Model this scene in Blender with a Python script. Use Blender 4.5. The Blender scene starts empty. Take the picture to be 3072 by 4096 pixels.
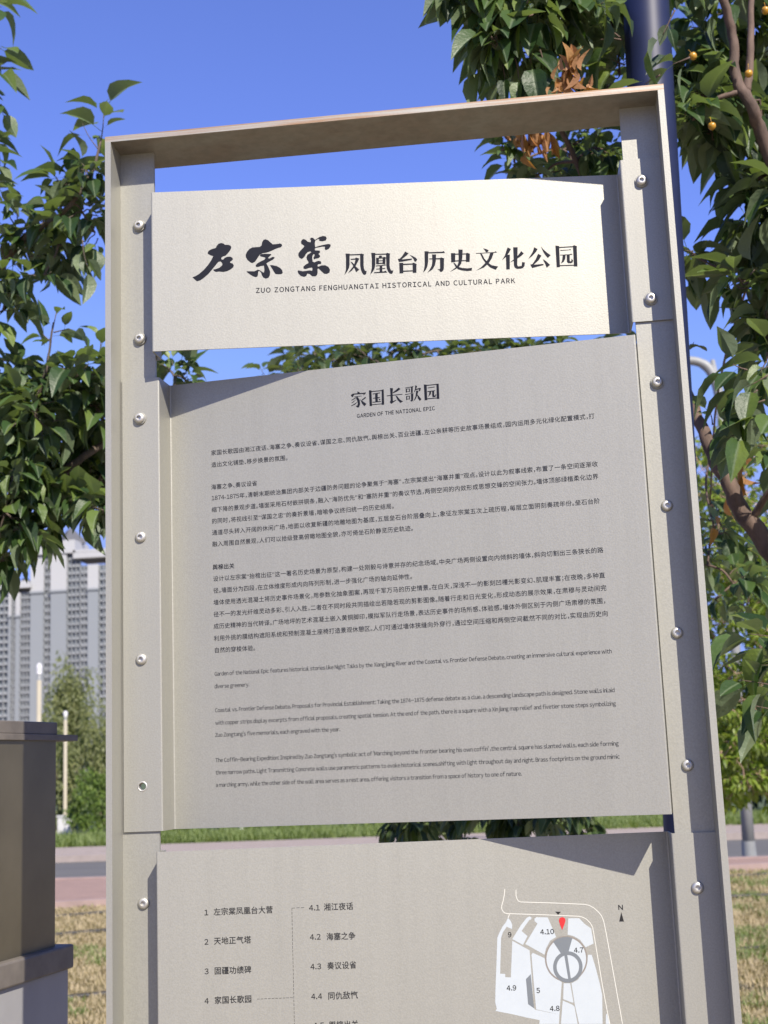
import bpy, bmesh, math, random
import numpy as np
from mathutils.geometry import tessellate_polygon
from mathutils import Vector, Matrix, Quaternion

# ------------------------------------------------------------------ camera, sky, sun, exposure
scene = bpy.context.scene
COL = scene.collection
ZT = 2.65                                    # height of the sign's top edge above the ground
CAM = Vector((0.2163, -1.9946, ZT - 1.0274))
YAW, PITCH, ROLL, FPX = -0.1157, 0.1850, -0.0400, 5409.0
_fw = Vector((math.sin(YAW) * math.cos(PITCH), math.cos(YAW) * math.cos(PITCH), math.sin(PITCH)))
_rt = Vector((math.cos(YAW), -math.sin(YAW), 0))
_up = _rt.cross(_fw)
RT = math.cos(ROLL) * _rt + math.sin(ROLL) * _up
UP = math.cos(ROLL) * _up - math.sin(ROLL) * _rt
cam_data = bpy.data.cameras.new('camera')
cam = bpy.data.objects.new('camera', cam_data)
COL.objects.link(cam)
cam.matrix_world = Matrix(((RT.x, UP.x, -_fw.x, CAM.x), (RT.y, UP.y, -_fw.y, CAM.y), (RT.z, UP.z, -_fw.z, CAM.z), (0, 0, 0, 1)))
cam_data.sensor_width = 36
cam_data.sensor_fit = 'HORIZONTAL'
cam_data.lens = FPX / 3072 * 36
cam_data.clip_start = 0.05
cam_data.clip_end = 9000
cam_data.dof.use_dof = True
cam_data.dof.focus_distance = 2.06
cam_data.dof.aperture_fstop = 13
scene.camera = cam
scene.render.resolution_x, scene.render.resolution_y = 768, 1024

SUN_TO = Vector((0.656, -1.0, 1.07)).normalized()      # towards the sun
EL = math.asin(SUN_TO.z)
SKY_TINT = (1.34, 1.28, 2.02)
SKY_CAP = (2.4, 3.5, 8.0)
world = bpy.data.worlds.new('World')
scene.world = world
world.use_nodes = True
wn = world.node_tree
wn.nodes.clear()
wo = wn.nodes.new('ShaderNodeOutputWorld')
wb = wn.nodes.new('ShaderNodeBackground')
sky = wn.nodes.new('ShaderNodeTexSky')
sky.sky_type = 'NISHITA'
sky.sun_disc = False
sky.sun_elevation = EL
sky.sun_rotation = math.atan2(SUN_TO.x, SUN_TO.y)
sky.altitude = 1500
sky.air_density = 1.0
sky.dust_density = 0.3
sky.ozone_density = 3.0
tint = wn.nodes.new('ShaderNodeMix'); tint.data_type = 'RGBA'; tint.blend_type = 'MULTIPLY'
tint.inputs['Factor'].default_value = 1.0
tint.inputs['B'].default_value = (*SKY_TINT, 1)            # the phone's colder, deeper blue
cap_ = wn.nodes.new('ShaderNodeMix'); cap_.data_type = 'RGBA'; cap_.blend_type = 'DARKEN'
cap_.inputs['Factor'].default_value = 1.0
cap_.inputs['B'].default_value = (*SKY_CAP, 1)             # keeps the glow round the sun and horizon down
wn.links.new(sky.outputs[0], tint.inputs['A'])
wn.links.new(tint.outputs['Result'], cap_.inputs['A'])
wn.links.new(cap_.outputs['Result'], wb.inputs[0])
wn.links.new(wb.outputs[0], wo.inputs[0])
wb.inputs[1].default_value = 0.078
sun_data = bpy.data.lights.new('sun', 'SUN')
sun_data.energy = 5.0
sun_data.angle = math.radians(0.5)
sun_data.color = (1.0, 0.915, 0.80)
sun = bpy.data.objects.new('sun', sun_data)
sun.rotation_euler = SUN_TO.to_track_quat('Z', 'Y').to_euler()
sun.location = SUN_TO * 60
COL.objects.link(sun)
vs = scene.view_settings
vs.view_transform = 'Standard'
vs.look = 'None'
vs.exposure = 0.75
vs.gamma = 1.0
vs.use_curve_mapping = False

random.seed(7)
RNG = np.random.default_rng(11)

# ------------------------------------------------------------------ helpers
def ray(px, py):
    return _fw * FPX + RT * (px - 1536) - UP * (py - 2048)
def at(px, py, y):
    d = ray(px, py)
    return CAM + d * ((y - CAM.y) / d.y)
def ground_at(px, py, z=0.0):
    d = ray(px, py)
    return CAM + d * ((z - CAM.z) / d.z)

def tag(o, label=None, cat=None, group=None, kind=None):
    if label: o['label'] = label
    if cat: o['category'] = cat
    if group: o['group'] = group
    if kind: o['kind'] = kind
    return o
def empty(name, loc, label, cat, group=None):
    o = bpy.data.objects.new(name, None)
    o.location = loc
    o.empty_display_size = 0.1
    COL.objects.link(o)
    return tag(o, label, cat, group)
def link(name, me, mat, parent=None, smooth=False):
    o = bpy.data.objects.new(name, me)
    if mat is not None and len(me.materials) == 0: me.materials.append(mat)
    COL.objects.link(o)
    if parent is not None:
        o.parent = parent
        bpy.context.view_layer.update()
        o.matrix_parent_inverse = parent.matrix_world.inverted()
    if smooth:
        for p in me.polygons: p.use_smooth = True
    return o
def mesh_of(name, verts, faces):
    me = bpy.data.meshes.new(name)
    me.from_pydata([tuple(v) for v in verts], [], faces)
    me.update()
    return me
def bm_mesh(name, bm):
    me = bpy.data.meshes.new(name)
    bm.to_mesh(me); bm.free()
    return me
def bm_box(bm, lo, hi):
    x0, y0, z0 = lo; x1, y1, z1 = hi
    v = [bm.verts.new(p) for p in ((x0,y0,z0),(x1,y0,z0),(x1,y1,z0),(x0,y1,z0),(x0,y0,z1),(x1,y0,z1),(x1,y1,z1),(x0,y1,z1))]
    for f in ((0,3,2,1),(4,5,6,7),(0,1,5,4),(1,2,6,5),(2,3,7,6),(3,0,4,7)):
        bm.faces.new([v[i] for i in f])
def bm_prism(bm, poly, z0, z1):
    """vertical prism over a 2D polygon (counter-clockwise)"""
    b = [bm.verts.new((x, y, z0)) for x, y in poly]
    t = [bm.verts.new((x, y, z1)) for x, y in poly]
    n = len(poly)
    bm.faces.new(list(reversed(b))); bm.faces.new(t)
    for i in range(n):
        bm.faces.new((b[i], b[(i+1) % n], t[(i+1) % n], t[i]))
def bevel(bm, w, seg=2, ang=40):
    es = [e for e in bm.edges if len(e.link_faces) == 2 and e.calc_face_angle(0) > math.radians(ang)]
    bmesh.ops.bevel(bm, geom=es, offset=w, segments=seg, profile=0.5, affect='EDGES', clamp_overlap=True)
def bm_lathe(bm, prof, n=24, center=(0,0,0), axis='Z'):
    rings = []
    for r, h in prof:
        if r < 1e-6:
            rings.append([bm.verts.new(_ax(0, 0, h, axis, center))])
        else:
            rings.append([bm.verts.new(_ax(r*math.cos(2*math.pi*k/n), r*math.sin(2*math.pi*k/n), h, axis, center)) for k in range(n)])
    for a, b in zip(rings, rings[1:]):
        for k in range(n):
            k2 = (k+1) % n
            if len(a) == 1 and len(b) == 1: continue
            if len(a) == 1: f = (a[0], b[k], b[k2])
            elif len(b) == 1: f = (a[k], a[k2], b[0])
            else: f = (a[k], a[k2], b[k2], b[k])
            try: bm.faces.new(f)
            except ValueError: pass
def _ax(x, y, h, axis, c):
    if axis == 'Z': return (c[0]+x, c[1]+y, c[2]+h)
    return (c[0]+x, c[1]-h, c[2]+y)          # 'Y': height points towards the viewer side (-Y)
def bm_tube(bm, pts, radii, n=8, cap=True, wob=0.0):
    pts = [Vector(p) for p in pts]
    rings = []
    t = (pts[1] - pts[0]).normalized()
    nrm = t.orthogonal().normalized()
    for i, p in enumerate(pts):
        t2 = (pts[min(i+1, len(pts)-1)] - pts[max(i-1, 0)]).normalized()
        q = t.rotation_difference(t2)
        nrm = (q @ nrm).normalized(); t = t2
        bi = t.cross(nrm)
        r = radii[i] if hasattr(radii, '__len__') else radii
        ring = []
        for k in range(n):
            a = 2*math.pi*k/n
            rr = r * (1 + wob * random.uniform(-1, 1))
            ring.append(bm.verts.new(p + nrm * (rr*math.cos(a)) + bi * (rr*math.sin(a))))
        rings.append(ring)
    for a, b in zip(rings, rings[1:]):
        for k in range(n):
            bm.faces.new((a[k], a[(k+1) % n], b[(k+1) % n], b[k]))
    if cap:
        bm.faces.new(list(reversed(rings[0]))); bm.faces.new(rings[-1])
def smooth_line(pts, n):
    """Catmull-Rom through the points"""
    P = [Vector(p) for p in pts]
    P = [P[0]*2 - P[1]] + P + [P[-1]*2 - P[-2]]
    out = []
    for i in range(1, len(P)-2):
        for k in range(n):
            t = k/n
            a, b, c, d = P[i-1], P[i], P[i+1], P[i+2]
            out.append(0.5*((2*b) + (c-a)*t + (2*a-5*b+4*c-d)*t*t + (3*b-a-3*c+d)*t*t*t))
    out.append(P[-2])
    return out

# ------------------------------------------------------------------ materials
class M:
    def __init__(self, name):
        self.m = bpy.data.materials.new(name)
        self.m.use_nodes = True
        self.t = self.m.node_tree
        self.n = self.t.nodes
        self.p = self.n['Principled BSDF']
    def new(self, kind, **kw):
        x = self.n.new('ShaderNode' + kind)
        for k, v in kw.items(): setattr(x, k, v)
        return x
    def link(self, a, b): self.t.links.new(a, b)
    def set(self, **kw):
        for k, v in kw.items():
            self.p.inputs[k.replace('_', ' ')].default_value = v
        return self
    def coord(self, scale=(1,1,1)):
        c = self.new('TexCoord'); mp = self.new('Mapping')
        mp.inputs['Scale'].default_value = scale
        self.link(c.outputs['Object'], mp.inputs['Vector'])
        return mp.outputs['Vector']
    def noise(self, scale, detail=4, rough=.55, vec=None):
        x = self.new('TexNoise')
        x.inputs['Scale'].default_value = scale; x.inputs['Detail'].default_value = detail; x.inputs['Roughness'].default_value = rough
        self.link(vec if vec is not None else self.coord(), x.inputs['Vector'])
        return x.outputs['Fac']
    def ramp(self, fac, stops):
        r = self.new('ValToRGB')
        e = r.color_ramp.elements
        while len(e) < len(stops): e.new(0.5)
        for q, (pos, c) in zip(e, stops):
            q.position = pos
            q.color = (c[0], c[1], c[2], 1) if hasattr(c, '__len__') else (c, c, c, 1)
        self.link(fac, r.inputs['Fac'])
        return r.outputs['Color']
    def mix(self, fac, a, b, blend='MIX'):
        x = self.new('Mix', data_type='RGBA', blend_type=blend)
        for s, v in ((x.inputs['Factor'], fac), (x.inputs['A'], a), (x.inputs['B'], b)):
            if hasattr(v, 'is_linked'): self.link(v, s)
            elif hasattr(v, '__len__'): s.default_value = (v[0], v[1], v[2], 1)
            else: s.default_value = v
        return x.outputs['Result']
    def base(self, c): self.link(c, self.p.inputs['Base Color']); return self
    def rough(self, c): self.link(c, self.p.inputs['Roughness']); return self
    def bump(self, h, strength, dist):
        b = self.new('Bump')
        b.inputs['Strength'].default_value = strength; b.inputs['Distance'].default_value = dist
        self.link(h, b.inputs['Height'])
        self.link(b.outputs['Normal'], self.p.inputs['Normal'])
        return self

ALB = .66                                    # all plain finishes share one calibration against the exposure
def simple(name, col, rough=.6, metal=0.0, var=.12, scale=12, **kw):
    m = M(name)
    col = [c*ALB for c in col]
    m.set(Roughness=rough, Metallic=metal, **kw)
    f = m.noise(scale, 6, .6)
    m.base(m.ramp(f, [(0.3, [c*(1-var) for c in col]), (0.7, [min(1, c*(1+var)) for c in col])]))
    return m.m

def metal_paint():
    """sand-textured metallic paint of the sign"""
    m = M('champagne_metallic_paint')
    m.set(Metallic=PAINT_METAL, Roughness=PAINT_ROUGH)
    v = m.coord()
    big = m.noise(5, 5, .6, v)
    fine = m.noise(420, 2, .6, v)
    c = m.ramp(big, [(0.3, [x*.985 for x in PAINT]), (0.7, [x*1.01 for x in PAINT])])
    c = m.mix(.28, c, m.ramp(fine, [(0.35, .62), (0.65, 1.0)]), 'MULTIPLY')
    vor = m.new('TexVoronoi'); vor.inputs['Scale'].default_value = 300
    m.link(v, vor.inputs['Vector'])
    speck = m.ramp(vor.outputs['Distance'], [(0.03, 1.0), (0.07, 0.0)])      # rare dust specks
    sel = m.ramp(vor.outputs['Color'], [(0.93, 0.0), (0.94, 1.0)])
    c = m.mix(m.mix(1.0, speck, sel, 'MULTIPLY'), c, (.8, .78, .74))
    run = m.noise(1, 6, .7, m.coord((34, 34, 1.3)))                         # faint rain runs and settled dust
    c = m.mix(.32, c, m.ramp(run, [(0.30, .86), (0.55, 1.0)]), 'MULTIPLY')
    blot = m.noise(17, 5, .75, v)
    c = m.mix(m.ramp(blot, [(0.70, 0.0), (0.80, .30)]), c, (.20, .17, .135))
    m.base(c)
    m.rough(m.ramp(m.noise(2.2, 3, .5, v), [(0.3, PAINT_ROUGH-.008), (0.7, PAINT_ROUGH+.012)]))
    return m.bump(fine, .22, .0007).m
PAINT = (.351, .348, .307); PAINT_METAL = .47; PAINT_ROUGH = .49

def rusty_paint():
    m = M('rust_streaked_metallic_paint')
    m.set(Metallic=.45, Roughness=.5)
    v = m.coord((1, 1.6, 5))
    n1 = m.noise(9, 8, .7, v)
    n2 = m.noise(60, 4, .6)
    c = m.ramp(n1, [(0.30, [x*.72 for x in PAINT]), (0.7, (.215, .178, .142)), (0.86, (.235, .150, .098))])
    c = m.mix(.35, c, m.ramp(n2, [(0.35, .55), (0.6, 1.0)]), 'MULTIPLY')
    edge = m.ramp(m.noise(7, 7, .65, m.coord((.5, 30, 30))), [(0.40, [x*1.06 for x in PAINT]), (0.52, (.33, .26, .20)), (0.60, (.30, .175, .09)), (0.68, [x*.98 for x in PAINT])])
    sx = m.new('SeparateXYZ'); tc = m.new('TexCoord')
    m.link(tc.outputs['Object'], sx.inputs[0])
    c = m.mix(m.ramp(sx.outputs['Y'], [(0.0010, 1.0), (0.0016, 0.0)]), c, edge)      # front edge lighter than the other faces, rust runs along it
    m.base(c)
    return m.bump(n2, .2, .001).m

def bark(name, a, b):
    m = M(name); m.set(Roughness=.85)
    f = m.noise(38, 8, .65, m.coord((1, 1, .35)))
    m.base(m.ramp(f, [(0.3, a), (0.7, b)]))
    return m.bump(f, .5, .004).m

def leaf_mat(name, stops, under, trans=.30, rough=.42):
    """per-leaf tint from the island index, paler underside, light passing through"""
    m = M(name)
    g = m.new('NewGeometry')
    c = m.ramp(g.outputs['Random Per Island'], stops)
    c = m.mix(m.noise(26, 3, .6), c, m.mix(1.0, c, (.55, .62, .5), 'MULTIPLY'))
    at_ = m.new('Attribute'); at_.attribute_name = 'rib'                  # pale midrib, a little yellowing towards some margins
    c = m.mix(m.ramp(at_.outputs['Fac'], [(0.80, 0.0), (0.95, .55)]), c, under)
    c = m.mix(m.ramp(m.noise(55, 4, .7), [(0.62, 0.0), (0.78, .5)]), c, m.mix(1.0, c, (1.7, 1.5, .8), 'MULTIPLY'))
    c2 = m.mix(g.outputs['Backfacing'], c, m.mix(.75, c, under))
    m.bump(m.noise(75, 3, .6), .35, .006)
    m.base(c2)
    m.set(Roughness=rough)
    m.p.inputs['Specular IOR Level'].default_value = .34
    tr = m.new('BsdfTranslucent')
    m.link(m.mix(1.0, c2, (1.6, 1.75, .55), 'MULTIPLY'), tr.inputs['Color'])
    mx = m.new('MixShader'); mx.inputs[0].default_value = trans
    m.link(m.p.outputs[0], mx.inputs[1]); m.link(tr.outputs[0], mx.inputs[2])
    m.link(mx.outputs[0], m.n['Material Output'].inputs['Surface'])
    return m.m

MAT = {}
MAT['paint'] = metal_paint()
MAT['rusty'] = rusty_paint()
MAT['ink'] = simple('navy_black_ink', (.014, .016, .026), .6, 0, .1, 60, **{'Specular_IOR_Level': .12})
MAT['ink_grey'] = simple('charcoal_ink', (.032, .032, .034), .6, 0, .1, 60, **{'Specular_IOR_Level': .12})
MAT['steel'] = simple('stainless_steel', (.78, .77, .72), .46, .8, .06, 80)
MAT['map_white'] = simple('pale_print', (.60, .66, .69), .55, 0, .02, 60)
MAT['map_line'] = simple('cream_print', (.80, .80, .72), .55, 0, .02, 60)
MAT['map_grey'] = simple('slate_grey_print', (.20, .225, .245), .55, 0, .04, 60)
MAT['map_tan'] = simple('tan_print', (.33, .30, .265), .5, .2, .03, 60)
MAT['map_red'] = simple('red_print', (.72, .03, .03), .5, 0, .03, 60)

# ------------------------------------------------------------------ the writing and the map: outlines and lines in millimetres on each panel
HEAD_GLYPHS = '65.8,-246.6 70.3,-244.9 76.4,-241.5 84,-235 90.9,-227.1 96.2,-219.4 99.8,-212.1 95.6,-210.6 91.4,-208.1 90.9,-205.7 92.7,-202.6 97.3,-200.1 104.1,-198.3 105.7,-194.7 108.7,-191.3 113,-190.2 116.6,-191.3 119.2,-193.6 124.5,-193.8 128.2,-195.6 129.2,-199 127.3,-203.2 123.8,-207.8 119.7,-212.1 115.1,-213.5 112.5,-215.6 113.1,-218.2 115.5,-218.7 118.1,-215.8 121.9,-214.1 127.1,-214 130.6,-216 131.4,-218.9 129.3,-221 126.7,-223 127.2,-224.6 130.7,-225.8 132.6,-228.8 131.8,-232.2 127.5,-235.7 121.4,-238.6 115.4,-239.6 108.7,-238.6 103.4,-239.1 100.2,-237 99.4,-234.7 104.3,-234 109.8,-231.8 113.8,-228.3 114.4,-226.1 113.1,-223.2 111.2,-221.6 107.9,-222.1 102.8,-228.4 97.8,-234.5 91.4,-242.1 83.8,-248.6 78.5,-252.2 73.2,-253.7 70.6,-251.5;177.9,-197 178.8,-191.7 181.1,-187.9 184.2,-186.7 188.6,-188.5 192.3,-192.3 196,-195.9 202.8,-195.6 207.3,-194.8 210.3,-195.9 211.1,-198.6 209.1,-201.4 204.9,-202.3 198.8,-204.5 191.9,-207.7 185.1,-209.7 179.1,-210.5 176.4,-211.8 174.5,-213 172.2,-216.1 169.5,-220.4 166.5,-224.6 162.2,-226.5 159.2,-225.1 154.8,-221 152.2,-216.1 152,-212.1 153.9,-207.4 157.9,-202.5 162.8,-199.8 170.3,-199.5 174.8,-199.4;176.4,-211.8 182.1,-211.4 192.6,-212.2 193.3,-213.8 190.2,-216 187.6,-219.1 190.2,-219.7 194.7,-217.3 197.7,-217.5 198.7,-219.1 195.4,-222.1 190,-224.8 186.2,-227 185,-228 186.9,-231.8 189,-236.6 190.7,-242.2 190.2,-247.7 187.9,-252.3 183.4,-253.6 179.4,-251.5 177.1,-247.2 176.1,-242.9 173.2,-239.9 171.6,-241.4 171.2,-246.1 170,-249.6 166.9,-250.4 162.5,-248.6 158.1,-245.3 154.1,-242 152.6,-239.9 158.9,-240.1 165.7,-240.4 168.7,-238.9 171,-237.9 173.9,-238.8 177.6,-241.7 180.6,-243.4 181.5,-238.7 180.9,-231.5 177.1,-231.8 171.1,-233.5 168.1,-232.9 167.7,-230.2 170.5,-227.1 175.8,-224.2 181.9,-221.3 183.7,-218.5 181.9,-217.3 176.7,-216 174.5,-214.6;190.9,-230.8 195.1,-231.3 201.8,-233.2 207,-236.5 210.2,-240.6 210.9,-244.6 209,-246.9 203.7,-247.1 199.3,-246.5 197.1,-243.2 194.2,-237.6 191.8,-233.5;241.9,-196.7 241.7,-192.7 243.6,-189.6 246.7,-188.9 249.6,-190.6 252.5,-193.6 257,-194.9 257.6,-191.7 256.1,-189.3 258,-187 261,-187.3 263.6,-190.4 264.8,-190.9 268.5,-188.5 271.6,-186.4 276.9,-184.9 281.9,-185.9 283.3,-189.1 281.7,-192.7 276.6,-194.1 272.1,-193.4 270.7,-192.3 271.2,-190.2 269.2,-189.8 264.6,-192.5 263.7,-197.6 264.3,-203.5 271.1,-201.4 278.7,-199.8 285.5,-198.8 289,-199.9 289.2,-202.6 286.8,-206.4 283,-208.8 280,-208.6 279.3,-206.1 280.1,-203.3 275.6,-203.1 265,-204.8 263.5,-206.3 263.7,-209 270.9,-209.5 272,-212.2 269.2,-215.3 271.4,-217.7 271.6,-220.1 269,-222.4 264.5,-223 261.7,-224.2 260.8,-221.3 262.4,-218.2 262.9,-215.8 260.9,-215.3 259.4,-218 258.8,-222.8 259.5,-227.9 262,-229.2 265.1,-227.8 269.2,-226.7 272.6,-228.1 273.4,-231 271.7,-232.5 267.9,-232.7 266.8,-235.8 268.6,-236.6 273.1,-234.8 279.1,-234.7 284.3,-237.7 286.8,-242.6 285.9,-247.3 281.7,-249.6 277.2,-249.1 272.8,-244.7 268.5,-239.8 266.9,-240.5 266.8,-246.8 265.9,-250.7 262.8,-253 257.6,-252.5 253.9,-248.7 250.2,-247.7 248.6,-251.6 244.8,-253.2 239.6,-251.3 236,-247.2 234.6,-243.2 236.1,-241.6 242.8,-243.5 248.9,-243 254.1,-242.4 257.9,-243.3 258.7,-240.2 258,-237.8 253.5,-238.4 247.4,-240.1 244.2,-238.8 244.3,-235.7 247.7,-232.6 252.2,-230.1 252.6,-228.1 250.2,-224 249.5,-220 251.1,-216.1 255,-213.6 257.6,-211.6 255.8,-210.3 252,-211.4 248.9,-214.5 246.9,-218.3 244.2,-221.4 241.6,-222.6 238.2,-220.4 236.5,-216.3 237,-212.4 240.8,-207.8 244.7,-204 246.8,-200.9 244.4,-198.7;312.6,-216.2 319.5,-216.8 319.1,-219.4 318.5,-235.6 317.4,-240.9 314.7,-246.1 309.2,-253.2 310.9,-248.6 312.3,-243.3 313,-224.8;319.1,-217.9 336.2,-217.8 336.1,-220.1 319,-219.9;335.9,-218.4 337.6,-217.1 342.5,-218.9 341.6,-220.9 341,-237.8 341.5,-243.2 343,-246.9 345.5,-247 344.7,-251.9 342.8,-253.8 340.3,-253.3 337.9,-249.6 336.2,-244.3 335.4,-237.6;320.1,-225.7 327.4,-225.3 329.4,-223.7 334.5,-225.6 332.4,-230.2 328.2,-238 321.7,-245.7 315.2,-250.1 318.5,-245.5 323.1,-239.8 326.5,-233.3 328.2,-227.4 321.1,-227.5;319.8,-230.1 323.4,-231.8 328.2,-238.6 333.7,-244.4 328.5,-248.7 326.8,-243.9 323.9,-237.1;353.9,-216.8 360.5,-217.1 359.8,-237.3 358.3,-243.8 355.6,-248.4 351,-253.9 352.4,-248.9 353.9,-242.3 354.5,-226.4;360.5,-218.7 378,-218.9 377.9,-220.9 360.4,-220.4;377.7,-219.1 379.4,-217.6 384.7,-219.4 383.7,-221.6 382.7,-239.5 383.4,-244.9 384.9,-247.8 388.1,-248 387.2,-252.3 385.2,-253.9 382.4,-253 380,-250 378,-244.6 377.4,-238;361.5,-225.4 366.1,-225.6 365.4,-236.8 361.1,-236.3;372,-225.1 375,-224.3 377.8,-226 376.5,-228 375.9,-236.9 371.5,-236.7;366,-223.2 367.9,-221.6 371.3,-222.8 370.7,-225.5 365.6,-225.5;365.9,-225.3 372.2,-225.1 372.1,-227.1 365.8,-227.1;365.7,-230.2 372,-230.1 371.9,-231.6 365.6,-231.8;365.5,-234.2 371.9,-234 371.8,-236 365.5,-236.2;360.6,-238.6 373.6,-237.8 375.5,-237.2 377.3,-239 360.5,-240.2;366.6,-239.5 371,-239.3 370.6,-250.3 366.2,-250.5;361,-243.9 371.5,-243.7 374,-242.9 376.2,-244.8 361,-245.5;357.1,-249.8 372.5,-249 376.3,-247.9 378.5,-251.3 357.3,-251.5;408.5,-216.6 414,-220.3 410.1,-224 402.3,-229.9 416.2,-229.2 419.3,-229 418.6,-231.4 403.4,-233.7 397.7,-234.1 396.4,-228.8 399.8,-228.3 403.8,-223.8 407.1,-219.2;415.4,-222.8 419.5,-224.4 424.5,-227.3 427.7,-231 425.4,-234.6 422.9,-234.2 421.8,-230.5 418.8,-226.4;398.3,-235.5 404.8,-235.8 404.1,-253.4 398.1,-253.4;419.6,-236.8 421.5,-236 426.5,-238.9 425.8,-240.6 425.2,-253.4 419.3,-253.3;404.5,-237.5 420.1,-237.3 420,-239.4 404.4,-239.6;404,-249 419.6,-249 419.5,-250.8 403.9,-251;439.7,-217.4 446.6,-217.9 445.6,-220.1 444.9,-235.4 443.3,-243.3 440.5,-249.1 435.9,-253.9 437.8,-247 439,-240.5;445.4,-219.4 468.3,-219.3 470.9,-218.3 472.6,-221.9 445.3,-221.6;451.5,-223.4 458.3,-223.7 457.3,-234.6 455.3,-242.4 451.2,-248.9 442.8,-254.1 446.8,-248.7 450.3,-242.2 451.6,-234.3;446.8,-230.1 464.1,-230 466,-228.9 471.2,-230.9 470.2,-232.7 446.7,-231.7;464,-230.8 470.6,-231.1 469.6,-247 468.7,-250.9 466.1,-253.5 463.6,-253.6 462.4,-251.3 458.8,-248.6 462.5,-249.1 463.5,-247.4;482.1,-222.3 489,-222.8 488.3,-237.8 481.7,-238.2;494.3,-216.8 501.3,-217.3 499.9,-232.3 497.8,-240.8 493.5,-246.6 487,-250.4 478.6,-254.3 485.8,-249 491.1,-244.6 493.3,-238.7 494,-232.1;485.1,-238.6 487.5,-239.5 492.3,-245.9 498.5,-248.2 507.2,-249.2 514.9,-248.6 513.9,-253.4 507,-253.8 498.2,-252.4 492.1,-250.3 487.9,-245.1;488.7,-223.6 506.5,-223.9 506.4,-225.6 488.6,-225.5;488.1,-235.1 505.9,-235.2 505.8,-236.9 488.1,-236.9;506.1,-223.9 508.1,-222.8 512.6,-224.8 511.4,-238.3 505.6,-238.5;534.3,-216.4 539.3,-217.9 543,-220.1 541.6,-222.7 538.4,-223.2 537.3,-220.5;522.3,-223.9 551.6,-223.5 554.2,-222 556.3,-224.6 522.2,-225.2;545.2,-224.5 550.9,-224.8 547.2,-234.2 541.8,-242 533.9,-248.9 521,-253.7 528.8,-248.7 536.1,-241.7 541.6,-234;528.8,-224.9 531.9,-225.6 535.3,-233.7 540.6,-240.6 546.6,-245.5 556.8,-248.1 552.5,-253.7 543.9,-249.3 537.3,-242.4 532.1,-233.6;573.5,-216.4 579,-219.2 575.5,-225.4 570,-232.5 563.2,-238.2 568.3,-230.4;570.2,-229.1 576.6,-228.7 575.2,-253.6 569.5,-253.7;582.6,-216.5 589.9,-216.8 587.5,-246.5 588.6,-249.2 594.3,-248.7 595.7,-242.1 600.1,-243 599.1,-248.9 596.6,-252.1 592.8,-253.3 586.5,-253.3 583.1,-250.9 582.1,-246.9;595.2,-223.5 599.1,-227.7 595.3,-231.5 587.5,-236.5 581,-240.2 575.5,-242.3 581.1,-238.2 587.7,-232.5 592.4,-227.4;616.3,-217.8 621.8,-221.2 619,-225.8 612.9,-232.2 605.7,-237.6 609.8,-231.4 614,-224.9;627.4,-217.2 631.2,-222.3 636.6,-227.8 642.2,-232.5 637.3,-236.9 634.3,-233.1 630.9,-226.9;622,-229.2 627.4,-232.4 622.6,-239.9 613.9,-247.5 629.7,-246.6 629.6,-248.8 620.7,-250.7 611.1,-253 608.5,-247 612.1,-246.1 617.6,-238.4;629.2,-238.8 633.8,-241.7 640.3,-248.8 634.4,-253.4 632.8,-247.6;650.8,-216.4 656.8,-217.3 655.8,-253.2 650.5,-253.2;678.9,-217.9 680.8,-217 685.5,-218.7 685,-220.5 683.9,-253.3 678.2,-253;656.4,-219 679.5,-218.5 679.3,-220.4 656.3,-220.8;655.5,-249.9 678.7,-249.9 678.6,-251.7 655.4,-251.6;658.2,-224.3 672.1,-224.3 674.1,-223.1 675.6,-225 658.1,-225.8;657.4,-232.3 673.5,-231.9 675.5,-230.9 677.2,-233.1 657.3,-233.6;661.5,-233.2 666.1,-233.2 665.3,-239 662.7,-244.2 657.7,-247.4 660.1,-241.4;667.8,-233.2 672.8,-233.3 672.2,-243.2 673.4,-244.3 674.7,-243.3 674.9,-240 677.7,-242.1 676.7,-246.1 673.8,-247.3 669.4,-247.1 667.6,-245'
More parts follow.
